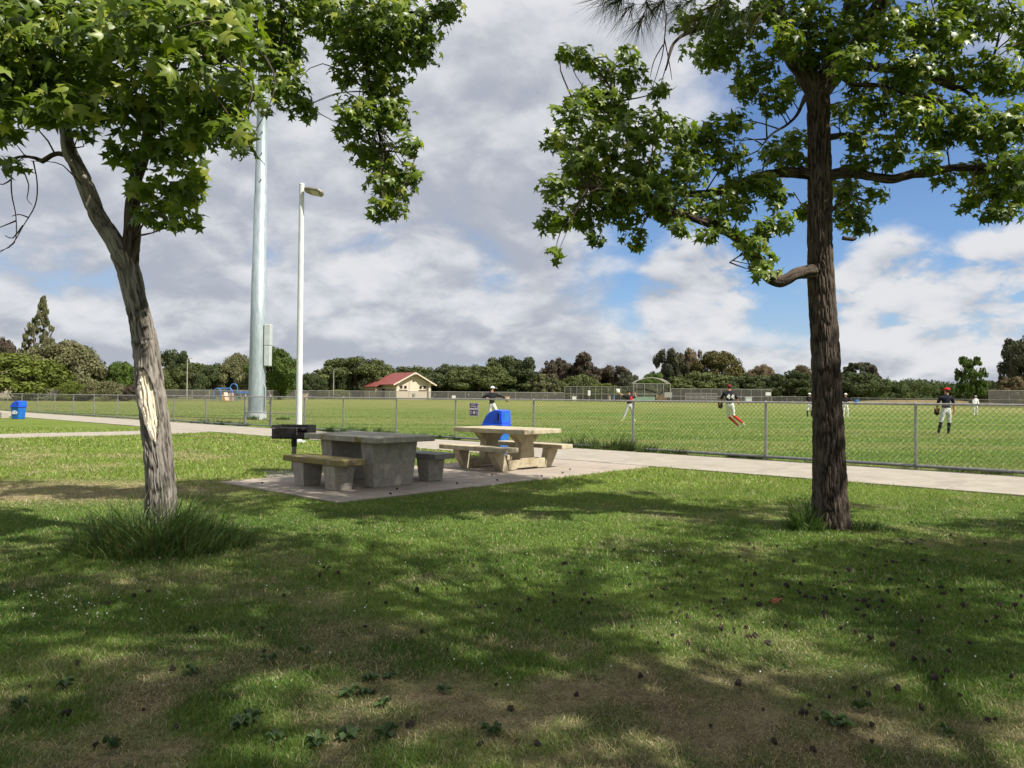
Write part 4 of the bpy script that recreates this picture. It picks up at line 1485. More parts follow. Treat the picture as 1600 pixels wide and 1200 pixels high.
CL_R += [(1600, 300, 30, 7.5), (1575, 330, 18, 7.5), (1530, 262, 22, 7.6), (1512, 318, 14, 7.5), (1325, 298, 18, 8.6), (1250, 250, 20, 8.6), (1210, 235, 20, 8.4), (1260, 330, 14, 8.6), (1160, 290, 24, 8.3), (1020, 300, 30, 7.8), (1090, 235, 28, 8.0), (905, 250, 26, 7.6), (960, 300, 28, 7.5), (1440, 150, 26, 8.0), (1310, 175, 18, 8.6), (1340, 140, 20, 8.4), (1196, 402, 15, 7.8), (1166, 372, 17, 7.8), (1208, 428, 11, 7.75), (1130, 352, 18, 7.7)]
clR = px_clumps(CL_R, .4)
up_r = []
for q in range(58):
    a = random.uniform(0, 6.28)
    rr = random.uniform(.2, 3.0)
    up_r.append(((3.7 + rr * math.cos(a), 8.2 + rr * math.sin(a) * .9, random.uniform(6.4, 9.4)), random.uniform(.4, .65), .8))
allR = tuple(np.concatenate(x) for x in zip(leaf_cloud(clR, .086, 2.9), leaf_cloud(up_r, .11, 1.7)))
finish_leaves(rt, allR, 260)
rt_off = np.array(rt.location)
twigs([(tuple(np.array(c) - rt_off), r, k) for c, r, k in clR + up_r], skr, M['bark_r'], rt, .008, 'twigs', 2)


# ---- pine behind the camera, whose boughs reach into the top of the picture and whose crown shades the lawn
NCOL = np.array([[.045, .075, .020], [.06, .085, .022], [.09, .085, .03]])


def needle_tufts(cs, ds, L=.20, n=46):
    m = len(cs)
    dirs = rng.normal(size=(m, n, 3))
    dirs /= np.linalg.norm(dirs, axis=2)[..., None]
    dirs = dirs + ds[:, None, :] * 1.1 + np.array([0, 0, -.25])
    dirs /= np.linalg.norm(dirs, axis=2)[..., None]
    ln = L * (.7 + .5 * rng.random((m, n, 1)))
    base = cs[:, None, :] + ds[:, None, :] * (rng.random((m, n, 1)) - .5) * .10
    tip = base + dirs * ln + np.array([0, 0, -.02])
    sd = np.cross(dirs, np.array([.3, .5, .8]))
    sd /= np.linalg.norm(sd, axis=2)[..., None] + 1e-9
    w = .0020
    V = np.stack([base - sd * w, base + sd * w, tip], 2).reshape(-1, 3)
    F = np.arange(len(V)).reshape(-1, 3)
    c = np.repeat(NCOL[rng.integers(0, 3, m)], n * 3, 0)
    return V, F, c


pn = empty('pine_tree', (5.6, .2, 0), 0, 'long needled pine reaching its boughs into the top of the picture', 'tree')
po = np.array([5.6, .2, 0])
v, f, t, _, c = limb([(0, 0, -.1), (0, 0, 0), (.1, .1, 3), (-.1, .2, 6), (0, .1, 9.5), (.1, 0, 12)], [.36, .32, .27, .22, .15, .05], 60, .05, .012, 18, 300, .2, .05)
limb_obj('trunk', [(v, f, t)], M['bark_r'], pn)
tc_, td_ = [], []
boughs = []
for q in range(30):
    a = q * 2.4
    z0 = 5.2 + 6.0 * q / 30
    Lb = random.uniform(3.0, 5.0) * (1 - .45 * q / 30)
    e = np.array([math.cos(a) * Lb, math.sin(a) * Lb, z0 + random.uniform(.2, .8)])
    boughs.append((np.array([0, .1, z0 - .4]), e))
bt = np.array(P(1060, -15, 5.2)) - po
boughs.append((np.array([-.1, .2, 5.4]), bt))
boughs.append((np.array([-.1, .2, 5.0]), np.array(P(960, 5, 5.0)) - po))
boughs.append((np.array([-.1, .2, 5.2]), np.array(P(1130, 5, 5.6)) - po))
blist = []
for i, (s0, e) in enumerate(boughs):
    mid = (s0 + e) / 2 + np.array([0, 0, .35])
    v, f, t, _, c = limb([s0, mid, e], [.06, .04, .012], 8, .15, .003, 18, 310 + i, 0, .03)
    blist.append((v, f, t))
    d = (e - s0) / np.linalg.norm(e - s0)
    spread = 24 if i < 30 else 3
    for k in range(spread):
        w = random.uniform(.35, 1.0) if i < 30 else random.uniform(.55, 1.0)
        b0 = s0 * (1 - w) ** 2 + 2 * mid * w * (1 - w) + e * w * w
        sd = np.array([random.uniform(-1, 1), random.uniform(-1, 1), random.uniform(-.25, .6)])
        q_ = b0 + sd * (.75 if i < 30 else .30) * random.uniform(.2, 1)
        tc_.append(q_)
        dd = (q_ - b0) + d * .3
        td_.append(dd / (np.linalg.norm(dd) + 1e-6))
        if i >= 30 or k % 3 == 0:
            v, f, t, _, _ = limb([b0, (b0 + q_) / 2 + np.array([0, 0, -.03]), q_], [.012, .009, .006], 5, .1, .0005, 18, k, 0, .02)
            blist.append((v, f, t))
for b_ in blist[:1]:
    pass
limb_obj('boughs', blist, M['bark_r'], pn)['kind'] = 'stuff'
tc_, td_ = np.array(tc_), np.array(td_)
rep = 3
tc2 = np.concatenate([tc_ + rng.normal(size=tc_.shape) * .10 for _ in range(rep)])
vis_c = np.array([np.array(P(*q)) - po for q in ((948, -6, 5.0), (985, 10, 5.1), (1003, 26, 5.1), (975, -15, 5.0), (1062, 8, 5.2), (1090, 30, 5.3), (1120, 5, 5.4), (1150, 25, 5.5), (1172, 8, 5.5), (1040, -10, 5.1), (1010, 2, 5.1), (1135, -5, 5.4), (965, 0, 5.0), (1080, 0, 5.2), (1030, 6, 5.1), (1110, 22, 5.3), (1185, 25, 5.6))])
vis_d = rng.normal(size=vis_c.shape) * .3 + np.array([-.55, .1, -.55])
V, F, cc = needle_tufts(tc2, np.concatenate([td_] * rep), .23, 52)
V2, F2, cc2 = needle_tufts(vis_c, vis_d, .24, 46)
F2 = F2 + len(V)
V, F, cc = np.concatenate([V, V2]), np.concatenate([F, F2]), np.concatenate([cc, cc2])
o = obj('needles', mesh_np('needles', V, F, M['needle'], False, cc), pn)
o['kind'] = 'stuff'

# ---- two more sweetgums right of and behind the camera: out of the picture, only their shade is seen
def shade_tree(loc, zlo, zhi, rad, n, label, seed, cov=1.5, cen=(0, 0)):
    e = empty('sweetgum_tree', loc, 0, label, 'tree', 'sweetgum trees on the lawn')
    v, f, t, _, c = limb([(0, 0, -.1), (0, 0, 0), (.05, 0, 2), (0, .1, 4.5), (0, 0, zhi - .5)], [.25, .22, .18, .13, .04], 40, .06, .008, 24, seed, .2, .05)
    limb_obj('trunk', [(v, f, t)], M['bark_r'], e)
    cl = []
    sk = [c]
    for q in range(n):
        a = random.uniform(0, 6.28)
        rr = rad * math.sqrt(random.random())
        cl.append(((cen[0] + rr * math.cos(a), cen[1] + rr * math.sin(a), random.uniform(zlo, zhi)), random.uniform(.35, .7), .8))
    for q in range(9):
        a = q * 2.4
        z0 = zlo - .6 + (zhi - zlo) * .6 * q / 9
        v, f, t, _, c = limb([(0, 0, z0), (cen[0] * .5 + rad * .4 * math.cos(a), cen[1] * .5 + rad * .4 * math.sin(a), z0 + .6), (cen[0] + rad * .9 * math.cos(a), cen[1] + rad * .9 * math.sin(a), z0 + 1.0)], [.07, .05, .012], 10, .12, .003, 24, seed + q, 0, .04)
        limb_obj('branch', [(v, f, t)], M['bark_r'], e)
        sk.append(c)
    fo = obj('foliage', leaf_mesh('foliage', leaf_cloud(cl, .12, cov), M['leaf']), e)
    fo['kind'] = 'stuff'
    return e


shade_tree((9.6, 3.4, 0), 4.6, 8.5, 3.2, 80, 'broad sweetgum tree standing outside the right edge of the picture', 400, 1.15)
shade_tree((2.2, -1.6, 0), 5.6, 9.5, 3.5, 62, 'tall sweetgum tree standing behind the camera', 430, 1.25, (.2, 2.2))

# ------------------------------------------------------------------ far trees
def crown_mesh(name, kind, seed, n=15000, leaf=.022):
    """a crown in a unit frame: x,y in -1..1, z in 0..1"""
    r = np.random.default_rng(seed)
    blobs = []
    if kind == 'dome':
        nb = 80
        for i in range(nb):
            a = r.random() * 6.28
            h = r.random() ** .8
            w = math.sqrt(max(0, 1 - h ** 2.2)) * (.86 + .2 * r.random())
            blobs.append((w * math.cos(a) * .86, w * math.sin(a) * .86, .10 + h * .78, .15 + .10 * r.random(), .12 + .06 * r.random()))
    elif kind == 'umbrella':
        nb = 85
        for i in range(nb):
            a = r.random() * 6.28
            q = math.sqrt(r.random())
            top = .80 * math.sqrt(max(0, 1 - (q * .95) ** 2)) + .08
            z = top * (.62 + .38 * r.random())
            blobs.append((q * .88 * math.cos(a), q * .88 * math.sin(a), max(.22, z) + .04, .13 + .09 * r.random(), .085 + .05 * r.random()))
    elif kind == 'euc':
        nb = 60
        for i in range(nb):
            a = r.random() * 6.28
            h = r.random()
            w = (.55 + .45 * math.sin(h * 3.0)) * (r.random() ** .5)
            lob = .8 + .3 * math.sin(3 * a + seed)
            blobs.append((w * math.cos(a) * .85 * lob, w * math.sin(a) * .85 * lob, .10 + h * .85, .12 + .13 * r.random(), .10 + .07 * r.random()))
    elif kind == 'hedge':
        for i in range(120):
            blobs.append((r.uniform(-.97, .97), r.uniform(-.8, .8), r.uniform(.1, .80) , .10 + .06 * r.random(), .16 + .10 * r.random()))
    elif kind == 'spire':
        for i in range(190):
            h = i / 190
            a = r.random() * 6.28
            w = (1 - h) ** .8 * (.45 + .6 * r.random())
            blobs.append((w * math.cos(a), w * math.sin(a), .04 + h * .94 + .02, .12 * (1 - h * .5), .009 + .010 * r.random()))
    elif kind == 'open':
        for i in range(95):
            a = r.random() * 6.28
            h = r.random()
            w = (.45 + .55 * math.sin(min(1, h * 1.1 + .15) * 2.9)) * (r.random() ** .4)
            blobs.append((w * math.cos(a) * .95, w * math.sin(a) * .95, .06 + h * .88, .09 + .10 * r.random(), .045 + .05 * r.random()))
    blobs = np.array(blobs)
    vol = blobs[:, 3] ** 1.6
    pick = r.choice(len(blobs), n, p=vol / vol.sum())
    d = r.normal(size=(n, 3))
    d /= np.linalg.norm(d, axis=1)[:, None]
    rad = r.random(n) ** .30
    b = blobs[pick]
    p = b[:, :3] + d * rad[:, None] * np.stack([b[:, 3], b[:, 3], b[:, 4]], 1)
    p[:, 2] = np.maximum(p[:, 2], .01)
    nr = d + r.normal(size=(n, 3)) * .55
    nr /= np.linalg.norm(nr, axis=1)[:, None]
    t = np.cross(nr, r.normal(size=(n, 3)))
    t /= np.linalg.norm(t, axis=1)[:, None] + 1e-9
    bt_ = np.cross(nr, t)
    s = leaf * (.6 + .8 * r.random((n, 1)))
    V = np.stack([p - t * s, p + bt_ * s * .7, p + t * s, p - bt_ * s * .7], 1).reshape(-1, 3)
    F = np.arange(n * 4).reshape(-1, 4)
    tn = (.75 + .5 * r.random(len(blobs)))[pick][:, None] * (.8 + .4 * r.random((n, 1))) * np.ones((1, 3))
    return mesh_np(name, V, F, None, False, np.repeat(tn, 4, 0))


PROTO = {}
for k_, kinds in {'dome': 2, 'umbrella': 3, 'euc': 3, 'hedge': 2, 'spire': 1, 'open': 1}.items():
    for i in range(kinds):
        PROTO[(k_, i)] = crown_mesh('crown', k_, 50 + i * 7 + len(k_), {'open': 10000, 'spire': 7000, 'hedge': 20000}.get(k_, 18000), {'open': .034, 'spire': .032, 'euc': .030}.get(k_, .026))
        PROTO[(k_, i)].materials.append(None)


def fol(name, c):
    return leaf_mat(name, c, trans=.18, rough=.7, spec=.2, tcol=(1.1, 1.1, .6))


FOL = {'pine': fol('stone_pine_green', (.088, .104, .034)), 'pine2': fol('dark_pine_green', (.062, .080, .030)), 'olive': fol('grey_olive_leaf', (.125, .125, .058)), 'bright': fol('yellow_green_leaf', (.105, .130, .022)),
       'green': fol('mid_green_leaf', (.075, .115, .022)), 'eucb': fol('brown_gum_leaf', (.085, .068, .045)), 'eucg': fol('grey_gum_leaf', (.075, .078, .045)), 'gold': fol('golden_olive_crown', (.095, .088, .028)), 'dry': fol('dry_brown_crown', (.16, .125, .07)), 'hedge': fol('hedge_green', (.075, .105, .032))}
stem_lib = {}


def far_tree(label, u, width, top, Yd, kind, proto, fcol, base=None, name='tree', rot=0, trunk=True, lift=.0, lean=0.0, depth=.8, group='trees along the far edge of the park', cat='tree'):
    g0 = Gd(u, Yd)
    k = Yd / FPX
    h = P(u, top, Yd).z - g0.z
    e = empty(name, g0, 0, label, cat, group)
    z0 = lift * h
    c = bpy.data.objects.new('crown', PROTO[(kind, proto)])
    link(c, e)
    c.location = (0, 0, z0)
    wf = {'umbrella': 1.28, 'dome': 1.16, 'euc': 1.18}.get(kind, 1.0)
    c.scale = (wf * width * k / 2, wf * width * k / 2 * depth, (h - z0) * 1.06)
    c.rotation_euler = (0, 0, rot)
    e.rotation_euler = (0, lean, 0)
    if kind == 'hedge':
        c.rotation_euler = (0, 0, 0)
    c.material_slots[0].link = 'OBJECT'
    c.material_slots[0].material = FOL[fcol]
    c['kind'] = 'stuff'
    if trunk:
        hh = z0 + (h - z0) * .55
        r0 = max(.12, h * .028)
        pts = [(0, 0, -.1), (.02 * h, 0, hh * .45), (-.01 * h, 0, hh)]
        v, f, t, _, _ = limb(pts, [r0 * 1.2, r0, r0 * .5], 10, .6, .01, 6, int(u) & 63, .2, .06)
        limb_obj('trunk', [(v, f, t)], M['bark_far'], e)
        for q in range(4):
            a = q * 1.7 + u
            ww = width * k / 2
            v, f, t, _, _ = limb([(0, 0, hh * .5), (ww * .3 * math.cos(a), ww * .25 * math.sin(a), hh * .85), (ww * .62 * math.cos(a), ww * .5 * math.sin(a), hh * 1.25)], [r0 * .6, r0 * .45, r0 * .2], 7, .6, .006, 6, q, 0, .05)
            limb_obj('branch', [(v, f, t)], M['bark_far'], e)
    return e


T_ = far_tree
for (u_, w_, tp_, Yd_, pr_, fc_, lab_) in ((600, 90, 582, 172, 1, 'pine2', 'dark pine half hidden behind the umbrella pine'), (672, 90, 576, 172, 0, 'pine', 'pine filling the gap right of the red roof'), (728, 96, 578, 170, 2, 'pine2', 'dark pine deep in the belt behind the thrower'),
                                      (775, 90, 580, 170, 1, 'pine', 'pine between the thrower and the taller dark tree'), (825, 84, 584, 172, 0, 'pine2', 'dark pine left of the brown gums'), (885, 110, 596, 165, 2, 'pine2', 'low dark pine under the brown gums'), (1000, 90, 600, 176, 1, 'pine2', 'low dark pine behind the backstop'),
                                      (1130, 110, 590, 168, 1, 'pine', 'pine in the belt left of the running player'), (1195, 100, 588, 166, 2, 'pine2', 'dark pine in the belt right of the running player'), (1275, 110, 584, 164, 0, 'pine', 'pine standing directly behind the right trunk'), (1370, 100, 594, 160, 1, 'pine2', 'dark pine behind the clipped hedge'),
                                      (232, 110, 574, 134, 0, 'pine', 'olive pine directly behind the scarred trunk'), (465, 90, 588, 150, 2, 'pine2', 'low dark pine behind the lamp post')):
    far_tree(lab_, u_, w_, tp_, Yd_, 'umbrella', pr_, fc_, name='umbrella_pine', rot=u_ * .7, lift=.02)
# left side
T_('yellow green rounded bush at the far left edge behind the fence', 6, 190, 556, 100, 'dome', 0, 'bright', name='shrub_tree', trunk=False, rot=.3, cat='bush')
T_('tall leaning conifer rising above the left bushes', 50, 78, 472, 128, 'spire', 0, 'olive', name='conifer_tree', lean=.10, lift=.05)
T_('reddish brown tree at the far left edge behind the bush', 4, 60, 538, 135, 'euc', 0, 'eucb', name='gum_tree')
T_('broad grey green domed tree left of the scarred trunk', 98, 128, 538, 108, 'dome', 1, 'olive', name='oak_tree', rot=1.1, lift=.12)
T_('round green tree just left of the scarred trunk', 188, 66, 568, 112, 'dome', 0, 'green', name='oak_tree', rot=2.0, lift=.04)
T_('low yellow green shrub under the domed tree', 112, 58, 598, 99, 'dome', 1, 'bright', name='low_shrub', trunk=False, cat='bush')
T_('low grey shrub right of the domed tree', 165, 70, 597, 99, 'dome', 0, 'olive', name='low_shrub', trunk=False, rot=1.0, cat='bush')
T_('small dark shrub left of the scarred trunk at the fence', 205, 40, 603, 100, 'dome', 1, 'eucb', name='low_shrub', trunk=False, rot=2.5, cat='bush')
T_('dark feathery tree just right of the scarred trunk', 272, 62, 556, 140, 'euc', 1, 'pine2', name='gum_tree')
T_('olive green tree behind the thin dark pole', 305, 88, 570, 128, 'dome', 0, 'pine', name='oak_tree', rot=3.3, lift=.05)
T_('dark green tree behind the playground', 335, 60, 572, 125, 'dome', 1, 'pine2', name='oak_tree', rot=.9)
T_('tall olive tree left of the steel mast', 374, 66, 557, 126, 'dome', 1, 'olive', name='oak_tree', rot=4.0, lift=.06)
T_('leafy green tree between the mast and the lamp post', 436, 80, 552, 122, 'euc', 2, 'green', name='leafy_tree', lift=.10)
T_('low dark tree right of the lamp post', 486, 60, 585, 140, 'dome', 0, 'pine2', name='oak_tree', rot=5.2)
T_('umbrella pine left of the red roofed building', 556, 120, 559, 152, 'umbrella', 0, 'pine', name='umbrella_pine', lift=.12)
T_('small dark pine in front of the umbrella pine', 520, 56, 574, 150, 'umbrella', 1, 'pine2', name='umbrella_pine', rot=1.0)
T_('low green shrub left of the red roofed building', 528, 40, 609, 140, 'dome', 0, 'bright', name='low_shrub', trunk=False, cat='bush')
T_('dark pine behind the ridge of the red roof', 640, 110, 573, 168, 'umbrella', 2, 'pine', name='umbrella_pine', rot=2.0, lift=.05)
T_('broad dark pine right of the red roofed building', 702, 92, 571, 160, 'umbrella', 1, 'pine2', name='umbrella_pine', rot=.5, lift=.06)
T_('broad pine with spreading trunk behind the thrower', 748, 104, 571, 157, 'umbrella', 0, 'pine', name='umbrella_pine', rot=3.1, lift=.1)
T_('taller dark tree behind the thrower', 800, 88, 565, 160, 'euc', 1, 'pine2', name='leafy_tree')
T_('grey olive tree left of the pipe fence', 848, 64, 586, 150, 'open', 0, 'olive', name='olive_tree', lift=.08)
T_('dark pine below the brown gum trees', 850, 110, 590, 162, 'umbrella', 2, 'pine2', name='umbrella_pine', rot=4.4)
T_('brown leaved gum tree above the pipe fence at left', 872, 60, 567, 178, 'euc', 0, 'eucb', name='gum_tree')
T_('tallest brown gum tree left of the backstop', 908, 76, 561, 176, 'euc', 2, 'eucb', name='gum_tree', rot=1.5)
T_('sloping brown gum tree left of the backstop', 952, 74, 578, 172, 'euc', 1, 'eucb', name='gum_tree', rot=2.0)
T_('grey gum tree next to the backstop at left', 980, 44, 585, 168, 'euc', 0, 'eucg', name='gum_tree', rot=.7)
T_('dark green tree behind the pipe fence at left', 905, 74, 588, 158, 'dome', 1, 'pine', name='oak_tree', rot=.2)
T_('bright green low tree behind the pipe fence', 948, 58, 600, 152, 'umbrella', 1, 'bright', name='low_tree', rot=2.7)
T_('green tree seen through the backstop', 1016, 54, 588, 150, 'euc', 2, 'green', name='leafy_tree', rot=3.0)
T_('grey gum tree above the backstop', 1048, 70, 555, 172, 'euc', 1, 'eucg', name='gum_tree', rot=5.0)
T_('brown topped gum tree right of the backstop', 1080, 64, 553, 178, 'euc', 0, 'dry', name='gum_tree', rot=4.1)
T_('large golden olive dome tree above the pine belt', 1120, 100, 552, 174, 'dome', 0, 'gold', name='domed_tree', rot=1.7, lift=.2)
T_('broad dark pine right of the backstop', 1100, 124, 582, 158, 'umbrella', 2, 'pine', name='umbrella_pine', rot=.4, lift=.04)
T_('dark pine behind the running player', 1160, 110, 587, 156, 'umbrella', 0, 'pine2', name='umbrella_pine', rot=1.4, lift=.04)
T_('dry brown crown peeping over the pine belt', 1190, 56, 573, 180, 'dome', 1, 'dry', name='domed_tree', rot=.5, lift=.2)
T_('dark pine left of the right trunk', 1232, 92, 581, 152, 'umbrella', 1, 'pine2', name='umbrella_pine', rot=5.1, lift=.04)
T_('pale crown just left of the right trunk', 1252, 40, 573, 172, 'dome', 0, 'dry', name='domed_tree', rot=2.2, lift=.2)
T_('dark pine right of the right trunk', 1330, 96, 582, 150, 'umbrella', 0, 'pine2', name='umbrella_pine', rot=2.6, lift=.03)
T_('spindly gum tree right of the right trunk', 1340, 72, 568, 176, 'open', 0, 'eucg', name='gum_tree', lift=.2)
T_('small gum tree beside the spindly gum', 1364, 34, 578, 172, 'euc', 2, 'eucb', name='gum_tree', rot=.9)
T_('clipped dark green hedge right of the right trunk', 1392, 90, 592, 146, 'hedge', 0, 'hedge', name='hedge', trunk=False, depth=.35, cat='hedge')
T_('long clipped hedge behind the red capped player', 1464, 110, 598, 143, 'hedge', 1, 'hedge', name='hedge', trunk=False, depth=.35, cat='hedge')
T_('clipped hedge at the right edge of the field', 1568, 130, 603, 138, 'hedge', 0, 'pine2', name='hedge', trunk=False, depth=.35, cat='hedge')
T_('lone leafy tree right of the red capped player', 1516, 62, 559, 120, 'open', 0, 'green', name='leafy_tree', lift=.18, rot=1.2)
T_('dark gum tree at the right edge of the picture', 1602, 80, 538, 130, 'euc', 1, 'eucg', name='gum_tree', rot=2.4)
T_('dry grey shrub at the right edge before the hedge', 1582, 60, 590, 126, 'open', 0, 'dry', name='low_shrub', trunk=False, cat='bush', rot=.4)
T_('dark trees beyond the right edge of the picture', 1680, 150, 560, 140, 'euc', 2, 'eucg', name='gum_tree', rot=.4)
T_('dark trees beyond the left edge of the picture', -130, 170, 560, 112, 'dome', 1, 'olive', name='oak_tree', rot=.4)

wx_, wz_ = [], []
n = 80000
ww = rng.uniform(-190, 190, n)
wy_ = 178 + rng.random(n) * 14 + np.abs(ww) * .0
hh_ = 4.6 + 3.0 * (fbm(ww * .12, 0, 0, 4, 61) - .4)
zq = rng.random(n) ** .8 * hh_
pp_ = np.stack([ww, wy_, .7 + zq], 1)
nr = rng.normal(size=(n, 3)) + np.array([0, -.6, .4])
nr /= np.linalg.norm(nr, axis=1)[:, None]
t_q = np.cross(nr, rng.normal(size=(n, 3)))
t_q /= np.linalg.norm(t_q, axis=1)[:, None]
b_q = np.cross(nr, t_q)
sq = .22 + .25 * rng.random((n, 1))
V = np.stack([pp_ - t_q * sq, pp_ + b_q * sq, pp_ + t_q * sq, pp_ - b_q * sq], 1).reshape(-1, 3)
o = obj('distant_woodland', mesh_np('distant_woodland', V, np.arange(n * 4).reshape(-1, 4), fol('woodland_understory', (.045, .055, .022)), False, np.repeat((.7 + .6 * rng.random((n, 1))) * np.ones((1, 3)), 4, 0)))
tag(o, 'dark belt of undergrowth closing the view behind the far trees', 'woodland', kind='stuff')

# ------------------------------------------------------------------ grass
def blades(x, y, length, width, lean, cols, seg2):
    n = len(x)
    a = rng.random(n) * 2 * np.pi
    ca, sa = np.cos(a), np.sin(a)
    b = rng.random(n) * 2 * np.pi
    wx, wy = np.cos(b) * width, np.sin(b) * width
    z0 = gz(x, y) + (fbm(x * .8, y * .8, 0, 3, 5) - .5) * .035 * sstep(14, 7, y) - .004
    lx, ly = ca * lean * length, sa * lean * length
    h = length * np.sqrt(np.clip(1 - lean ** 2 * .8, .08, 1))
    v0 = np.stack([x - wx, y - wy, z0], 1)
    v1 = np.stack([x + wx, y + wy, z0], 1)
    if seg2:
        m = np.stack([x + lx * .35, y + ly * .35, z0 + h * .62], 1)
        w2 = np.stack([wx * .75, wy * .75, np.zeros(n)], 1)
        tp = np.stack([x + lx, y + ly, z0 + h], 1)
        V = np.stack([v0, v1, m + w2, m - w2, tp], 1).reshape(-1, 3)
        i = (np.arange(n) * 5)[:, None]
        F = [i + np.array([0, 1, 2, 3]), i + np.array([3, 2, 4])]
        C = np.repeat(cols, 5, 0)
    else:
        tp = np.stack([x + lx, y + ly, z0 + h], 1)
        V = np.stack([v0, v1, tp], 1).reshape(-1, 3)
        F = [np.arange(n * 3).reshape(-1, 3)]
        C = np.repeat(cols, 3, 0)
    return V, F, C


def lawn(name, label, strata, side):
    Vs, F4, F3, Cs, off = [], [], [], [], 0
    for (y0, y1, den, ln, wd, seg2) in strata:
        w0 = .72 * y1 + 1.2
        n = int(den * 2 * w0 * (y1 - y0))
        x = (rng.random(n) * 2 - 1) * w0
        y = y0 + rng.random(n) * (y1 - y0)
        keep = (np.abs(x) < .72 * y + 1.2) & ~paved(x, y)
        t, d = to_td(x, y)
        keep &= (d > .2) if side > 0 else (d < -.02)
        dr = dryness(x, y)
        keep &= rng.random(n) > dr * .12
        x, y, dr = x[keep], y[keep], dr[keep]
        n = len(x)
        c = lawn_colour(x, y, .55)
        straw = rng.random(n) < (.08 + dr * .75)
        c = np.where(straw[:, None], DRY1[None] * (.75 + .6 * rng.random((n, 1))), c * (.85 + .5 * rng.random((n, 1))))
        if side < 0:
            c = np.where(straw[:, None], FDRY[None], c)
        tall = fbm(x * 2.3, y * 2.3, 0, 3, 21)
        L_ = ln * (.45 + .8 * rng.random(n)) * (.6 + .8 * tall) * (1 - .35 * dr)
        V, F, C = blades(x, y, L_, wd * (.6 + .8 * rng.random(n)), np.clip(.45 + .5 * rng.random(n) + dr * .3, 0, .97), c, seg2)
        for f in F:
            (F4 if f.shape[1] == 4 else F3).append(f + off)
        Vs.append(V); Cs.append(C)
        off += len(V)
    fl = []
    if F4: fl.append(np.concatenate(F4))
    fl.append(np.concatenate(F3))
    o = obj(name, mesh_np(name, np.concatenate(Vs), fl, M['grass'], False, np.concatenate(Cs)))
    return tag(o, label, 'grass', kind='stuff')


lawn('lawn_grass', 'short green and straw coloured lawn grass in the foreground', [
    (1.6, 3.6, 15000, .034, .0017, True), (3.6, 5.2, 9000, .036, .0021, True), (5.2, 8, 4600, .040, .0028, True), (8, 12, 1900, .046, .0046, False), (12, 18, 620, .065, .008, False), (18, 30, 170, .075, .014, False)], 1)
lawn('field_grass', 'bright green mown grass of the ball field behind the fence', [(12, 20, 420, .06, .009, False), (20, 32, 150, .06, .015, False), (32, 50, 40, .06, .022, False), (50, 75, 10, .06, .04, False)], -1)


def long_grass(name, label, cx, cy, rx, ry, n, hmax, w=.0045, cat='grass clump', cols=None, dense=.5, axis=0.0):
    nc = max(6, n // 55)
    ac, rc_ = rng.random(nc) * 2 * np.pi, rng.random(nc) ** dense
    pk_ = rng.integers(0, nc, n)
    hk = (.45 + .75 * rng.random(nc))[pk_]
    sg_ = .16 * rng.normal(size=(n, 2))
    lx, ly = (rc_ * np.cos(ac))[pk_] * rx + sg_[:, 0] * min(rx, .5), (rc_ * np.sin(ac))[pk_] * ry + sg_[:, 1] * min(ry, .5)
    r = np.minimum(np.hypot(lx / rx, ly / ry), 1.15)
    x = cx + lx * math.cos(axis) - ly * math.sin(axis)
    y = cy + lx * math.sin(axis) + ly * math.cos(axis)
    h = hmax * hk * (.35 + .65 * rng.random(n)) * (1 - .6 * np.minimum(r, 1) ** 2)
    ang = np.arctan2(y - cy, x - cx) + rng.normal(size=n) * .9
    lean = .20 + .95 * rng.random(n) ** 1.2
    b = rng.random(n) * 2 * np.pi
    wx, wy = np.cos(b) * w * (.6 + .8 * rng.random(n)), np.sin(b) * w
    K = 4
    V = []
    for k in range(K):
        t = k / K
        px_ = x + np.cos(ang) * lean * h * t ** 2
        py_ = y + np.sin(ang) * lean * h * t ** 2
        pz_ = h * (t - .33 * lean * t ** 2.5)
        ww = 1 - t ** 2 * .7
        V.append(np.stack([px_ - wx * ww, py_ - wy * ww, pz_ - .01], 1))
        V.append(np.stack([px_ + wx * ww, py_ + wy * ww, pz_ - .01], 1))
    V.append(np.stack([x + np.cos(ang) * lean * h, y + np.sin(ang) * lean * h, h * (1 - .38 * lean)], 1))
    V = np.stack(V, 1)
    i = (np.arange(n) * (2 * K + 1))[:, None]
    q = np.concatenate([i + np.array([2 * k, 2 * k + 1, 2 * k + 3, 2 * k + 2]) for k in range(K - 1)])
    tr_ = i + np.array([2 * K - 2, 2 * K - 1, 2 * K])
    base = np.array([.06, .115, .028]) if cols is None else np.array(cols)
    c = base[None] * (.65 + .8 * rng.random((n, 1)))
    c = np.where(rng.random((n, 1)) < .07, np.array([[.24, .20, .09]]), c)
    o = obj(name, mesh_np(name, V.reshape(-1, 3), [q, tr_], M['grass'], False, np.repeat(c, 2 * K + 1, 0)))
    return tag(o, label, cat, kind='stuff')


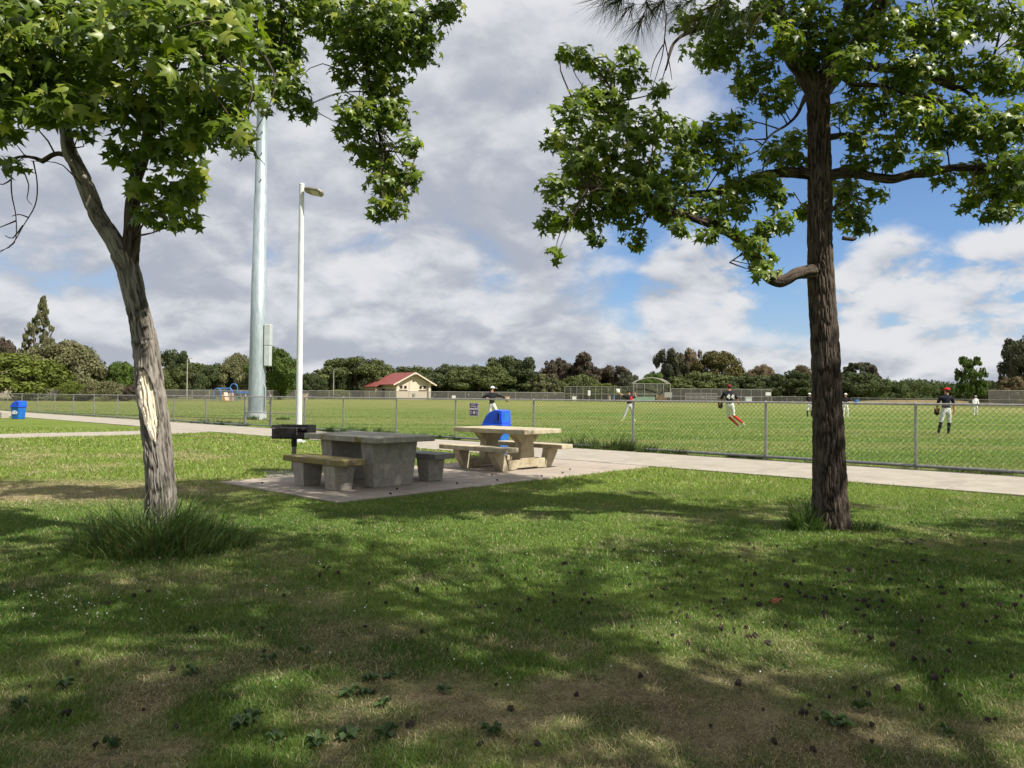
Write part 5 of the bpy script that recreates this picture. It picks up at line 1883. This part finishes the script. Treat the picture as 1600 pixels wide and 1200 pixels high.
gl = lt.location
gr_ = rt.location
long_grass('long_grass', 'long green grass growing round the foot of the scarred trunk', gl.x + .10, gl.y - .36, .76, .58, 4600, .60, .0046, cols=(.090, .145, .040))
long_grass('long_grass', 'tuft of long dark grass left of the right trunk', gr_.x - .30, gr_.y - .05, .20, .18, 480, .72, .0048, cols=(.07, .125, .032))
long_grass('long_grass', 'short rank grass in front of the right trunk', gr_.x + .08, gr_.y - .12, .62, .26, 800, .20)
q1 = TD(3.5, -.02)
long_grass('long_grass', 'overgrown weedy grass along the fence right of the cream table', q1.x, q1.y, 2.2, .36, 2200, .55, .008, axis=YAW_A, cols=(.10, .15, .042))
q1 = TD(.0, .15)
long_grass('long_grass', 'rank grass along the fence behind the cream table', q1.x, q1.y, 1.0, .30, 700, .30, .009, axis=YAW_A)
q1 = TD(-7.6, -.1)
long_grass('long_grass', 'tall grass along the fence behind the grey table', q1.x, q1.y, 2.4, .5, 1500, .40, .012, axis=YAW_A)
q1 = TD(-3.4, -.1)
long_grass('long_grass', 'long grass along the fence above the dark bench', q1.x, q1.y, 1.9, .45, 900, .30, .011, axis=YAW_A)
for (tt, L_, lab) in ((7.0, 1.6, 'sparse grass under the fence left of the right trunk'), (11.6, 3.0, 'sparse grass under the fence right of the right trunk')):
    q1 = TD(tt, -.08)
    long_grass('long_grass', lab, q1.x, q1.y, L_, .14, 700, .17, .006, axis=YAW_A, dense=.8)
q1 = TD(-19, -.3)
long_grass('long_grass', 'tufts of grass along the fence left of the gate', q1.x, q1.y, 3.2, .5, 900, .35, .016, axis=YAW_A)
mp2 = mast.location
long_grass('long_grass', 'grass round the foot of the steel mast', mp2.x + .3, mp2.y - .6, 1.6, .5, 400, .40, .02)

# ------------------------------------------------------------------ seed balls, weeds, dead leaf, clover
import bmesh
bm = bmesh.new()
bmesh.ops.create_icosphere(bm, subdivisions=2, radius=1.0)
for i, vv in enumerate(bm.verts):
    vv.co *= random.choice((.78, .82, 1.18))
seed_me = bpy.data.meshes.new('seed_ball')
bm.to_mesh(seed_me)
bm.free()
seed_me.materials.append(M['seed'])
SEEDS = [(884, 994), (654, 934), (749, 953), (811, 938), (810, 958), (876, 941), (914, 932), (950, 951), (956, 978), (988, 983), (955, 1023), (1075, 1009), (1063, 961), (1029, 1010), (1098, 1020), (1128, 983), (1148, 987), (1164, 990), (1172, 997), (1180, 998), (1200, 1008), (1115, 955), (1089, 954), (1062, 959), (1050, 961), (1130, 946), (1131, 940),
         (1145, 962), (1222, 934), (1250, 930), (1259, 935), (1284, 934), (1228, 918), (1195, 918), (1206, 940), (1290, 960), (1337, 990), (1359, 977), (1360, 1000), (1395, 1012), (1440, 974), (1470, 930), (1404, 923), (1374, 952), (1429, 1033), (1443, 1036), (1457, 1055), (1480, 1052), (1461, 1064), (1474, 1062), (1482, 1022), (1516, 1008), (1475, 930), (1562, 949), (1585, 949), (1402, 1080), (1358, 1089), (1335, 1081), (1295, 1095), (1264, 1108), (1256, 1117), (1193, 1115), (1275, 1130), (1362, 1137), (1362, 1165), (1544, 1130), (1555, 1130), (1270, 1178), (1153, 1071), (797, 1113), (775, 1075), (751, 1168), (839, 1169), (571, 984), (573, 945), (444, 933), (385, 914), (233, 927), (209, 935), (168, 947), (40, 970), (410, 985), (413, 1021), (271, 1049), (270, 1048), (369, 1095), (277, 1140), (150, 1171), (104, 1120), (584, 1085), (468, 1107), (225, 1115), (499, 902), (528, 898), (581, 856), (404, 848), (420, 850), (876, 896), (889, 898), (910, 898), (822, 907), (784, 902), (860, 850), (1033, 868), (1085, 880), (1130, 866), (1155, 872), (1275, 858), (1395, 880), (1386, 880), (1400, 881), (1448, 870), (1576, 880), (1590, 910), (1435, 908), (1330, 912), (1304, 898), (1390, 810), (1424, 818), (1432, 819), (1440, 845), (1485, 838), (1540, 852), (1350, 870), (700, 870), (740, 885), (620, 900), (1010, 900), (1180, 900), (960, 862), (1240, 880),
         (33, 884), (80, 895), (60, 868), (46, 1078), (640, 1140), (900, 1090), (1000, 1060), (1110, 1140), (1210, 1165), (1440, 1110), (1500, 1090), (1580, 1060), (700, 1020), (760, 1000), (660, 990), (480, 1050), (330, 1070), (120, 1040)]
for i in range(125):
    SEEDS.append((random.triangular(420, 1610, 1350), random.triangular(835, 1010, 930)))
for i, (u, vv) in enumerate(SEEDS):
    g_ = G(u + random.uniform(-1, 1), vv)
    r_ = random.choice((.008, .011, .013, .015, .018)) * random.uniform(.85, 1.1)
    o = obj('seed_ball', seed_me, None, (g_.x, g_.y, .012 + random.uniform(0, .008)))
    o.scale = (r_, r_, r_ * random.uniform(.8, 1))
    o.rotation_euler = (random.uniform(0, 6), random.uniform(0, 6), random.uniform(0, 6))
    tag(o, 'small dark spiky seed ball fallen on the lawn', 'seed ball', 'dark seed balls scattered over the lawn')
for i, (t_, d_) in enumerate(((5.9, 10.2), (6.4, 9.5), (6.5, 8.4), (6.6, 7.6), (6.0, 7.1), (6.7, 6.6), (6.3, 5.3), (4.4, 10.5), (6.75, 9.9), (6.6, 5.9))):
    q_ = TD(t_, d_)
    o = obj('seed_ball', seed_me, None, (q_.x, q_.y, .038))
    o.scale = (.017, .017, .016)
    tag(o, 'small dark spiky seed ball lying on the concrete patio', 'seed ball', 'dark seed balls on the patio')


def rosette(u, vv, r, n, col, label):
    g_ = G(u, vv)
    e = empty('broadleaf_weed', (g_.x, g_.y, 0), random.uniform(0, 6), label, 'weed', 'broad leaved weeds in the lawn')
    for k in range(n):
        a = k * 2.4
        L_ = r * random.uniform(.6, 1.0)
        w = L_ * .30
        lift = random.uniform(.012, .05)
        vs = [(0, 0, .01), (L_ * .35, -w * .8, lift), (L_ * .75, -w, lift * 1.1), (L_, 0, lift * .6), (L_ * .75, w, lift * 1.1), (L_ * .35, w * .8, lift), (L_ * .5, 0, lift * .65)]
        rot = Matrix.Rotation(a, 3, 'Z')
        vs = np.array([rot @ Vector(q) for q in vs])
        fs = np.array([(6, 0, 1), (6, 1, 2), (6, 2, 3), (6, 3, 4), (6, 4, 5), (6, 5, 0)])
        obj('leaf', mesh_np('leaf', vs, fs, M['grass'], False, np.tile(np.array(col)[None] * random.uniform(.8, 1.2), (7, 1))), e)


for (u, vv, r, n) in ((545, 1155, .075, 11), (492, 1166, .065, 10), (602, 1153, .07, 9), (430, 1161, .06, 9), (376, 1133, .085, 11), (392, 1128, .07, 9), (422, 1035, .06, 8), (478, 1022, .06, 8), (545, 1088, .07, 9), (572, 1086, .06, 9), (578, 1064, .06, 8), (610, 1062, .05, 7), (300, 1054, .06, 8), (100, 1076, .06, 8), (694, 1084, .06, 9), (1305, 1132, .08, 10), (1322, 1138, .06, 8),
                      (30, 1108, .06, 8), (175, 1170, .05, 8), (1345, 1110, .06, 8), (1230, 1048, .04, 6), (300, 990, .05, 7), (770, 1150, .06, 8), (510, 893, .05, 7), (1480, 1148, .05, 8), (600, 1105, .05, 8)):
    rosette(u, vv, r * .9, n, (.065, .105, .04), 'flat rosette of dark green broad leaves in the dry foreground lawn')
g_ = G(1217, 949)
dl_ = empty('dead_leaf', (g_.x, g_.y, .02), .3, 'curled orange brown dead leaf on the shaded lawn right of centre', 'leaf')
vs = LEAF_T * .07
vs[:, 2] = .02 + .02 * np.sin(vs[:, 0] * 60)
obj('leaf_blade', mesh_np('leaf_blade', vs, LEAF_F, M['dead_leaf']), dl_)
MB().tube([(0, 0, .02), (-.02, -.05, .01)], .0015, 5).build('stalk', M['dead_leaf'], dl_)
fv, ff = [], []
mbf = MB()
for i in range(170):
    if i < 40:
        u, vv = random.gauss(95, 60), random.gauss(950, 14)
    elif i < 80:
        u, vv = random.gauss(1050, 60), random.gauss(870, 12)
    else:
        u, vv = random.uniform(150, 1580), random.uniform(830, 1090)
    g_ = G(u, vv)
    mbf.sphere((g_.x, g_.y, .035 + random.uniform(0, .02)), random.uniform(.003, .006), 5, 3)
for i in range(420):
    g_ = G(random.uniform(560, 1650), random.uniform(648, 712))
    t_, d_ = to_td(g_.x, g_.y)
    if d_ > -.4: continue
    mbf.sphere((g_.x, g_.y, .06), random.uniform(.006, .012), 5, 3)
tag(mbf.build('clover_flowers', M['flower']), 'tiny white clover flowers dotted through the grass', 'flowers', kind='stuff')

# ------------------------------------------------------------------ people
PM = {}


def pcol(name, c, rough=.8):
    if name not in PM:
        PM[name] = pmat('cloth_' + name, c, tuple(min(1, x * 1.12 + .003) for x in c), 9, rough, spec=.12)
    return PM[name]


SKIN = pcol('skin', (.42, .23, .15), .6)
RAD = {'pelvis': .150, 'waist': .138, 'chest': .165, 'neck': .062, 'head': .088, 'crown': .082, 'shL': .082, 'elL': .052, 'wrL': .034, 'haL': .036, 'shR': .082, 'elR': .052, 'wrR': .034, 'haR': .036,
       'hiL': .105, 'knL': .072, 'anL': .046, 'toL': .040, 'hiR': .105, 'knR': .072, 'anR': .046, 'toR': .040}
BONES = [('pelvis', 'waist', 'shirt'), ('waist', 'chest', 'shirt'), ('chest', 'neck', 'shirt'), ('neck', 'head', 'skin'), ('head', 'crown', 'skin'),
         ('chest', 'shL', 'shirt'), ('shL', 'elL', 'shirt'), ('elL', 'wrL', 'fore'), ('wrL', 'haL', 'skin'), ('chest', 'shR', 'shirt'), ('shR', 'elR', 'shirt'), ('elR', 'wrR', 'fore'), ('wrR', 'haR', 'skin'),
         ('pelvis', 'hiL', 'pants'), ('hiL', 'knL', 'pants'), ('knL', 'anL', 'sock'), ('anL', 'toL', 'shoe'), ('pelvis', 'hiR', 'pants'), ('hiR', 'knR', 'pants'), ('knR', 'anR', 'sock'), ('anR', 'toR', 'shoe')]


def person(label, base, J, mats, cap=None, cap_dir=(0, -1), scale=1.0, glove=None, hair=(.03, .02, .015), girth=1.0):
    e = empty('person', base, 0, label, 'person', 'ball players on the field')
    names = list(J)
    me = bpy.data.meshes.new('body')
    me.from_pydata([tuple(Vector(J[n]) * scale) for n in names], [(names.index(a), names.index(b)) for a, b, _ in BONES], [])
    o = bpy.data.objects.new('body_tmp', me)
    COL.objects.link(o)
    sm = o.modifiers.new('skin', 'SKIN')
    sm.use_smooth_shade = True
    for i, n in enumerate(names):
        r = RAD[n] * scale * (girth if n not in ('head', 'crown', 'neck') else 1)
        sv = me.skin_vertices[0].data[i]
        sv.radius = (r, r * (.72 if n in ('pelvis', 'waist', 'chest') else 1.0))
        sv.use_root = (n == 'pelvis')
    ss = o.modifiers.new('sub', 'SUBSURF')
    ss.levels = ss.render_levels = 2
    dg = bpy.context.evaluated_depsgraph_get()
    ev = bpy.data.meshes.new_from_object(o.evaluated_get(dg))
    bpy.data.objects.remove(o)
    order = ['skin', 'shirt', 'fore', 'pants', 'sock', 'shoe']
    V = np.array([v.co for v in ev.vertices])
    # five fingers on each hand
    extra_v, extra_f = [], []
    for s in 'LR':
        h, w = Vector(J['ha' + s]) * scale, Vector(J['wr' + s]) * scale
        d = (h - w).normalized()
        sd = d.cross(Vector((.2, 1, .1))).normalized()
        nn_ = d.cross(sd)
        mb = MB()
        for k_f, (o_, L_) in enumerate(((-.03, .06), (-.011, .075), (.009, .078), (.028, .065))):
            p0 = h + sd * o_ * scale
            p1 = p0 + d * L_ * .5 * scale + nn_ * .012 * scale
            mb.tube([p0, p1, p1 + d * L_ * .4 * scale + nn_ * .03 * scale], [.010 * scale, .009 * scale, .007 * scale], 6)
        p0 = (h + w) / 2 - sd * .03 * scale
        mb.tube([p0, p0 - sd * .03 * scale + d * .03 * scale, p0 - sd * .035 * scale + d * .065 * scale], [.012 * scale, .010 * scale, .008 * scale], 6)
        b = len(extra_v)
        extra_v += mb.v
        extra_f += [tuple(b + i for i in f) for f in mb.f]
    nv = len(V)
    allv = [tuple(q) for q in V] + [tuple(q) for q in extra_v]
    polys = [tuple(p.vertices) for p in ev.polygons]
    cent = np.array([V[list(p)].mean(0) for p in polys])
    best = np.full(len(polys), 1e9)
    mi = np.zeros(len(polys), int)
    for a, b_, m_ in BONES:
        pa, pb = np.array(J[a]) * scale, np.array(J[b_]) * scale
        ab = pb - pa
        t = np.clip(((cent - pa) @ ab) / (ab @ ab), 0, 1)
        r = (RAD[a] * (1 - t) + RAD[b_] * t) * scale
        dd = np.linalg.norm(cent - (pa + t[:, None] * ab), axis=1) / r
        if m_ == 'shirt' and a == 'pelvis':
            mm = np.where(t < .35, order.index('pants'), order.index('shirt'))
        else:
            mm = np.full(len(polys), order.index(m_))
        up = dd < best
        best = np.where(up, dd, best)
        mi = np.where(up, mm, mi)
    bme = bpy.data.meshes.new('body')
    bme.from_pydata(allv, [], polys + [tuple(i + nv for i in f) for f in extra_f])
    for m_ in order:
        bme.materials.append(mats.get(m_, SKIN))
    bme.polygons.foreach_set('material_index', np.concatenate([mi, np.zeros(len(extra_f), int)]).astype(np.int32))
    bme.polygons.foreach_set('use_smooth', np.ones(len(bme.polygons), bool))
    bme.update()
    bpy.data.meshes.remove(ev)
    obj('body', bme, e)
    hd_ = Vector(J['head']) * scale
    cr = Vector(J['crown']) * scale
    cd = Vector((cap_dir[0], cap_dir[1], 0)).normalized()
    upv = (cr - hd_).normalized()
    # face: nose, eyes, ears
    MB().sphere(hd_ + cd * .092 * scale + upv * .01, .016 * scale, 6, 4).build('nose', SKIN, e)
    sdv = cd.cross(upv)
    for s in (-1, 1):
        MB().sphere(hd_ + cd * .083 * scale + sdv * s * .033 * scale + upv * .035 * scale, .010 * scale, 6, 4).build('eye', M['dark_hole'], e)
        MB().sphere(hd_ + sdv * s * .090 * scale + upv * .01, (.018 * scale, .018 * scale, .028 * scale), 6, 4).build('ear', SKIN, e)
    MB().box(hd_ + cd * .086 * scale - upv * .035 * scale, (.04 * scale, .012 * scale, .008 * scale), math.atan2(sdv.y, sdv.x)).build('mouth', pcol('lip', (.30, .12, .1)), e)
    MB().sphere(hd_ - cd * .022 * scale + upv * .03 * scale, (.094 * scale, .094 * scale, .10 * scale), 12, 6, -.55).build('hair', pcol('hair%s' % round(hair[0], 3), hair), e)
    if cap:
        c = MB().sphere(hd_ + upv * .055 * scale, (.108 * scale, .112 * scale, .098 * scale), 14, 6, -.1).build('cap', cap[0], e)
        bx = hd_ + cd * .135 * scale + upv * .062 * scale
        ang_ = math.atan2(cd.y, cd.x)
        pts = [(-.04, -.085), (.03, -.085), (.075, -.05), (.085, 0), (.075, .05), (.03, .085), (-.04, .085)]
        br = MB().prism([(a_ * scale, b_ * scale) for a_, b_ in pts], 'z', -.006 * scale, .006 * scale).build('brim', cap[1], c, bx, ang_)
    if glove:
        s, m_ = glove
        h = Vector(J['ha' + s]) * scale
        mb = MB().sphere(h, (.11 * scale, .07 * scale, .12 * scale), 10, 6)
        for k in range(4):
            mb.tube([h + Vector((-.07 + .045 * k, 0, .03)) * scale, h + Vector((-.09 + .06 * k, -.02, .15)) * scale], [.032 * scale, .024 * scale], 6)
        mb.build('glove', m_, e)
    return e


def pj(**kw):
    """joints from (x, z[, y]) in metres: x to the right, y away from the camera"""
    out = {}
    for n in RAD:
        q = kw[n]
        out[n] = (q[0], q[2] if len(q) > 2 else 0.0, q[1])
    return out


white_p, grey_p = pcol('white_trousers', (.66, .66, .62)), pcol('pale_grey_trousers', (.52, .53, .50))
navy, black = pcol('navy_jersey', (.014, .016, .028)), pcol('black_jersey', (.016, .016, .020))
redc, blackc = pcol('red', (.50, .022, .028)), pcol('black_cloth', (.012, .012, .014))
whitec, shoe_w = pcol('white_cloth', (.70, .70, .66)), pcol('pale_shoe', (.58, .55, .44))
leather = pcol('dark_leather', (.05, .028, .018))

# red capped player seen from behind
bD_ = 29.6
b0 = Gd(1478, bD_)
person('player in red cap, navy jersey and pale trousers seen from behind', b0, pj(
    pelvis=(0, .98), waist=(.0, 1.14), chest=(.0, 1.36), neck=(.02, 1.54), head=(.04, 1.66), crown=(.04, 1.76),
    shL=(-.22, 1.43), elL=(-.29, 1.14, .05), wrL=(-.25, .92, .16), haL=(-.22, .86, .22), shR=(.22, 1.43), elR=(.30, 1.16), wrR=(.31, .90), haR=(.31, .82),
    hiL=(-.10, .90), knL=(-.19, .50), anL=(-.29, .09), toL=(-.33, .045, .12), hiR=(.11, .90), knR=(.13, .48, .02), anR=(.09, .09), toR=(.10, .045, .14)),
    dict(skin=SKIN, shirt=navy, fore=SKIN, pants=grey_p, sock=blackc, shoe=shoe_w), (redc, redc), (-.5, 1), 1.04, ('L', leather))

# running player with number 44
b0 = Gd(1139, 33.6)
b0.z += .06
e44 = person('running player in black jersey number 44 with red socks', b0, pj(
    pelvis=(.05, 1.02), waist=(.03, 1.16), chest=(.0, 1.40), neck=(-.01, 1.60), head=(-.0, 1.73, .02), crown=(.01, 1.83, .02),
    shL=(-.20, 1.49), elL=(-.33, 1.24, .05), wrL=(-.35, 1.02, .15), haL=(-.31, .95, .2), shR=(.20, 1.49), elR=(.33, 1.27, -.05), wrR=(.42, 1.10, .1), haR=(.46, 1.06, .15),
    hiL=(-.06, .92), knL=(.05, .49, .22), anL=(.40, .12, .02), toL=(.50, .045, .06), hiR=(.14, .94), knR=(.21, .54, .05), anR=(.56, .23, -.1), toR=(.67, .11, -.06)),
    dict(skin=SKIN, shirt=black, fore=SKIN, pants=white_p, sock=redc, shoe=shoe_w), (pcol('maroon', (.16, .02, .03)), blackc), (-.6, 1), 1.04, ('L', leather))
for k_n, x in enumerate((-.085, .105)):
    # each digit 4 from three strokes, standing a little off the cloth
    mbn = MB()
    for a, b_ in (((x + .045, 1.28), (x + .045, 1.49)), ((x + .045, 1.49), (x - .055, 1.35)), ((x - .06, 1.35), (x + .075, 1.35))):
        mbn.bar((a[0], -.185, a[1] + .02), (b_[0], -.185, b_[1] + .02), .05, .046)
    mbn.build('number_digit', whitec, e44)

# throwing player in white cap
b0 = Gd(769, 35.5)
person('player in white cap and black shirt throwing, half hidden by the bin', b0, pj(
    pelvis=(.02, .98), waist=(.0, 1.14), chest=(-.02, 1.38), neck=(-.02, 1.56), head=(.01, 1.69), crown=(.01, 1.79),
    shL=(.16, 1.45, .05), elL=(.44, 1.36, .05), wrL=(.62, 1.26), haL=(.70, 1.22), shR=(-.20, 1.44, -.06), elR=(-.46, 1.30, -.12), wrR=(-.24, 1.28, -.22), haR=(-.17, 1.28, -.25),
    hiL=(.09, .90), knL=(.30, .52), anL=(.52, .10), toL=(.66, .045), hiR=(-.08, .90), knR=(-.10, .48), anR=(-.18, .09), toR=(-.06, .045, -.05)),
    dict(skin=SKIN, shirt=black, fore=black, pants=whitec, sock=whitec, shoe=shoe_w), (whitec, whitec), (1, -.1), 1.02, ('L', pcol('tan_glove', (.42, .30, .17))))

# player with red chest and raised arm
b0 = Gd(982, 43.5)
p3 = person('player in black and red jersey with one arm raised high', b0, pj(
    pelvis=(.06, .98), waist=(.06, 1.14), chest=(.06, 1.38), neck=(.03, 1.55), head=(.0, 1.66), crown=(-.02, 1.76),
    shL=(-.13, 1.42, -.05), elL=(-.36, 1.52, -.08), wrL=(-.58, 1.66, -.1), haL=(-.62, 1.74, -.1), shR=(.24, 1.42), elR=(.42, 1.40), wrR=(.38, 1.60), haR=(.36, 1.67),
    hiL=(-.03, .90), knL=(-.17, .50), anL=(-.32, .09), toL=(-.45, .045), hiR=(.14, .90), knR=(.25, .50), anR=(.33, .09), toR=(.38, .045, -.1)),
    dict(skin=SKIN, shirt=black, fore=SKIN, pants=grey_p, sock=grey_p, shoe=pcol('yellow_shoe', (.60, .60, .20))), (blackc, blackc), (-.6, -1), 1.0, ('L', whitec))
MB().sphere((.13, -.10, 1.28), (.10, .055, .19), 10, 6).build('red_chest_panel', redc, p3)


def standing(label, u, D, mats, cap, sc=1.0, glove=None):
    person(label, Gd(u, D), pj(
        pelvis=(0, .98), waist=(.0, 1.14), chest=(.0, 1.38), neck=(.0, 1.55), head=(.0, 1.67, -.02), crown=(.0, 1.77, -.02),
        shL=(-.20, 1.44), elL=(-.27, 1.18, -.05), wrL=(-.12, 1.04, -.2), haL=(-.05, 1.03, -.22), shR=(.20, 1.44), elR=(.27, 1.18, -.05), wrR=(.14, 1.04, -.2), haR=(.07, 1.03, -.22),
        hiL=(-.10, .90), knL=(-.14, .50, -.03), anL=(-.15, .09), toL=(-.17, .045, -.13), hiR=(.10, .90), knR=(.15, .50, -.03), anR=(.17, .09), toR=(.20, .045, -.13)),
        mats, cap, (0, -1), sc, glove)


standing('distant player in dark shirt and white trousers right of the trunk', 1321, 57, dict(skin=SKIN, shirt=black, fore=SKIN, pants=whitec, sock=whitec, shoe=whitec), (whitec, whitec), 1.0)
standing('distant player in dark shirt almost hidden behind the right trunk', 1264.5, 57, dict(skin=SKIN, shirt=black, fore=SKIN, pants=whitec, sock=blackc, shoe=blackc), (whitec, whitec), 1.0)
standing('small distant player in all white uniform by the lone tree', 1524, 66, dict(skin=SKIN, shirt=whitec, fore=whitec, pants=whitec, sock=whitec, shoe=whitec), (pcol('grey_cap', (.3, .3, .3)), whitec), .95)
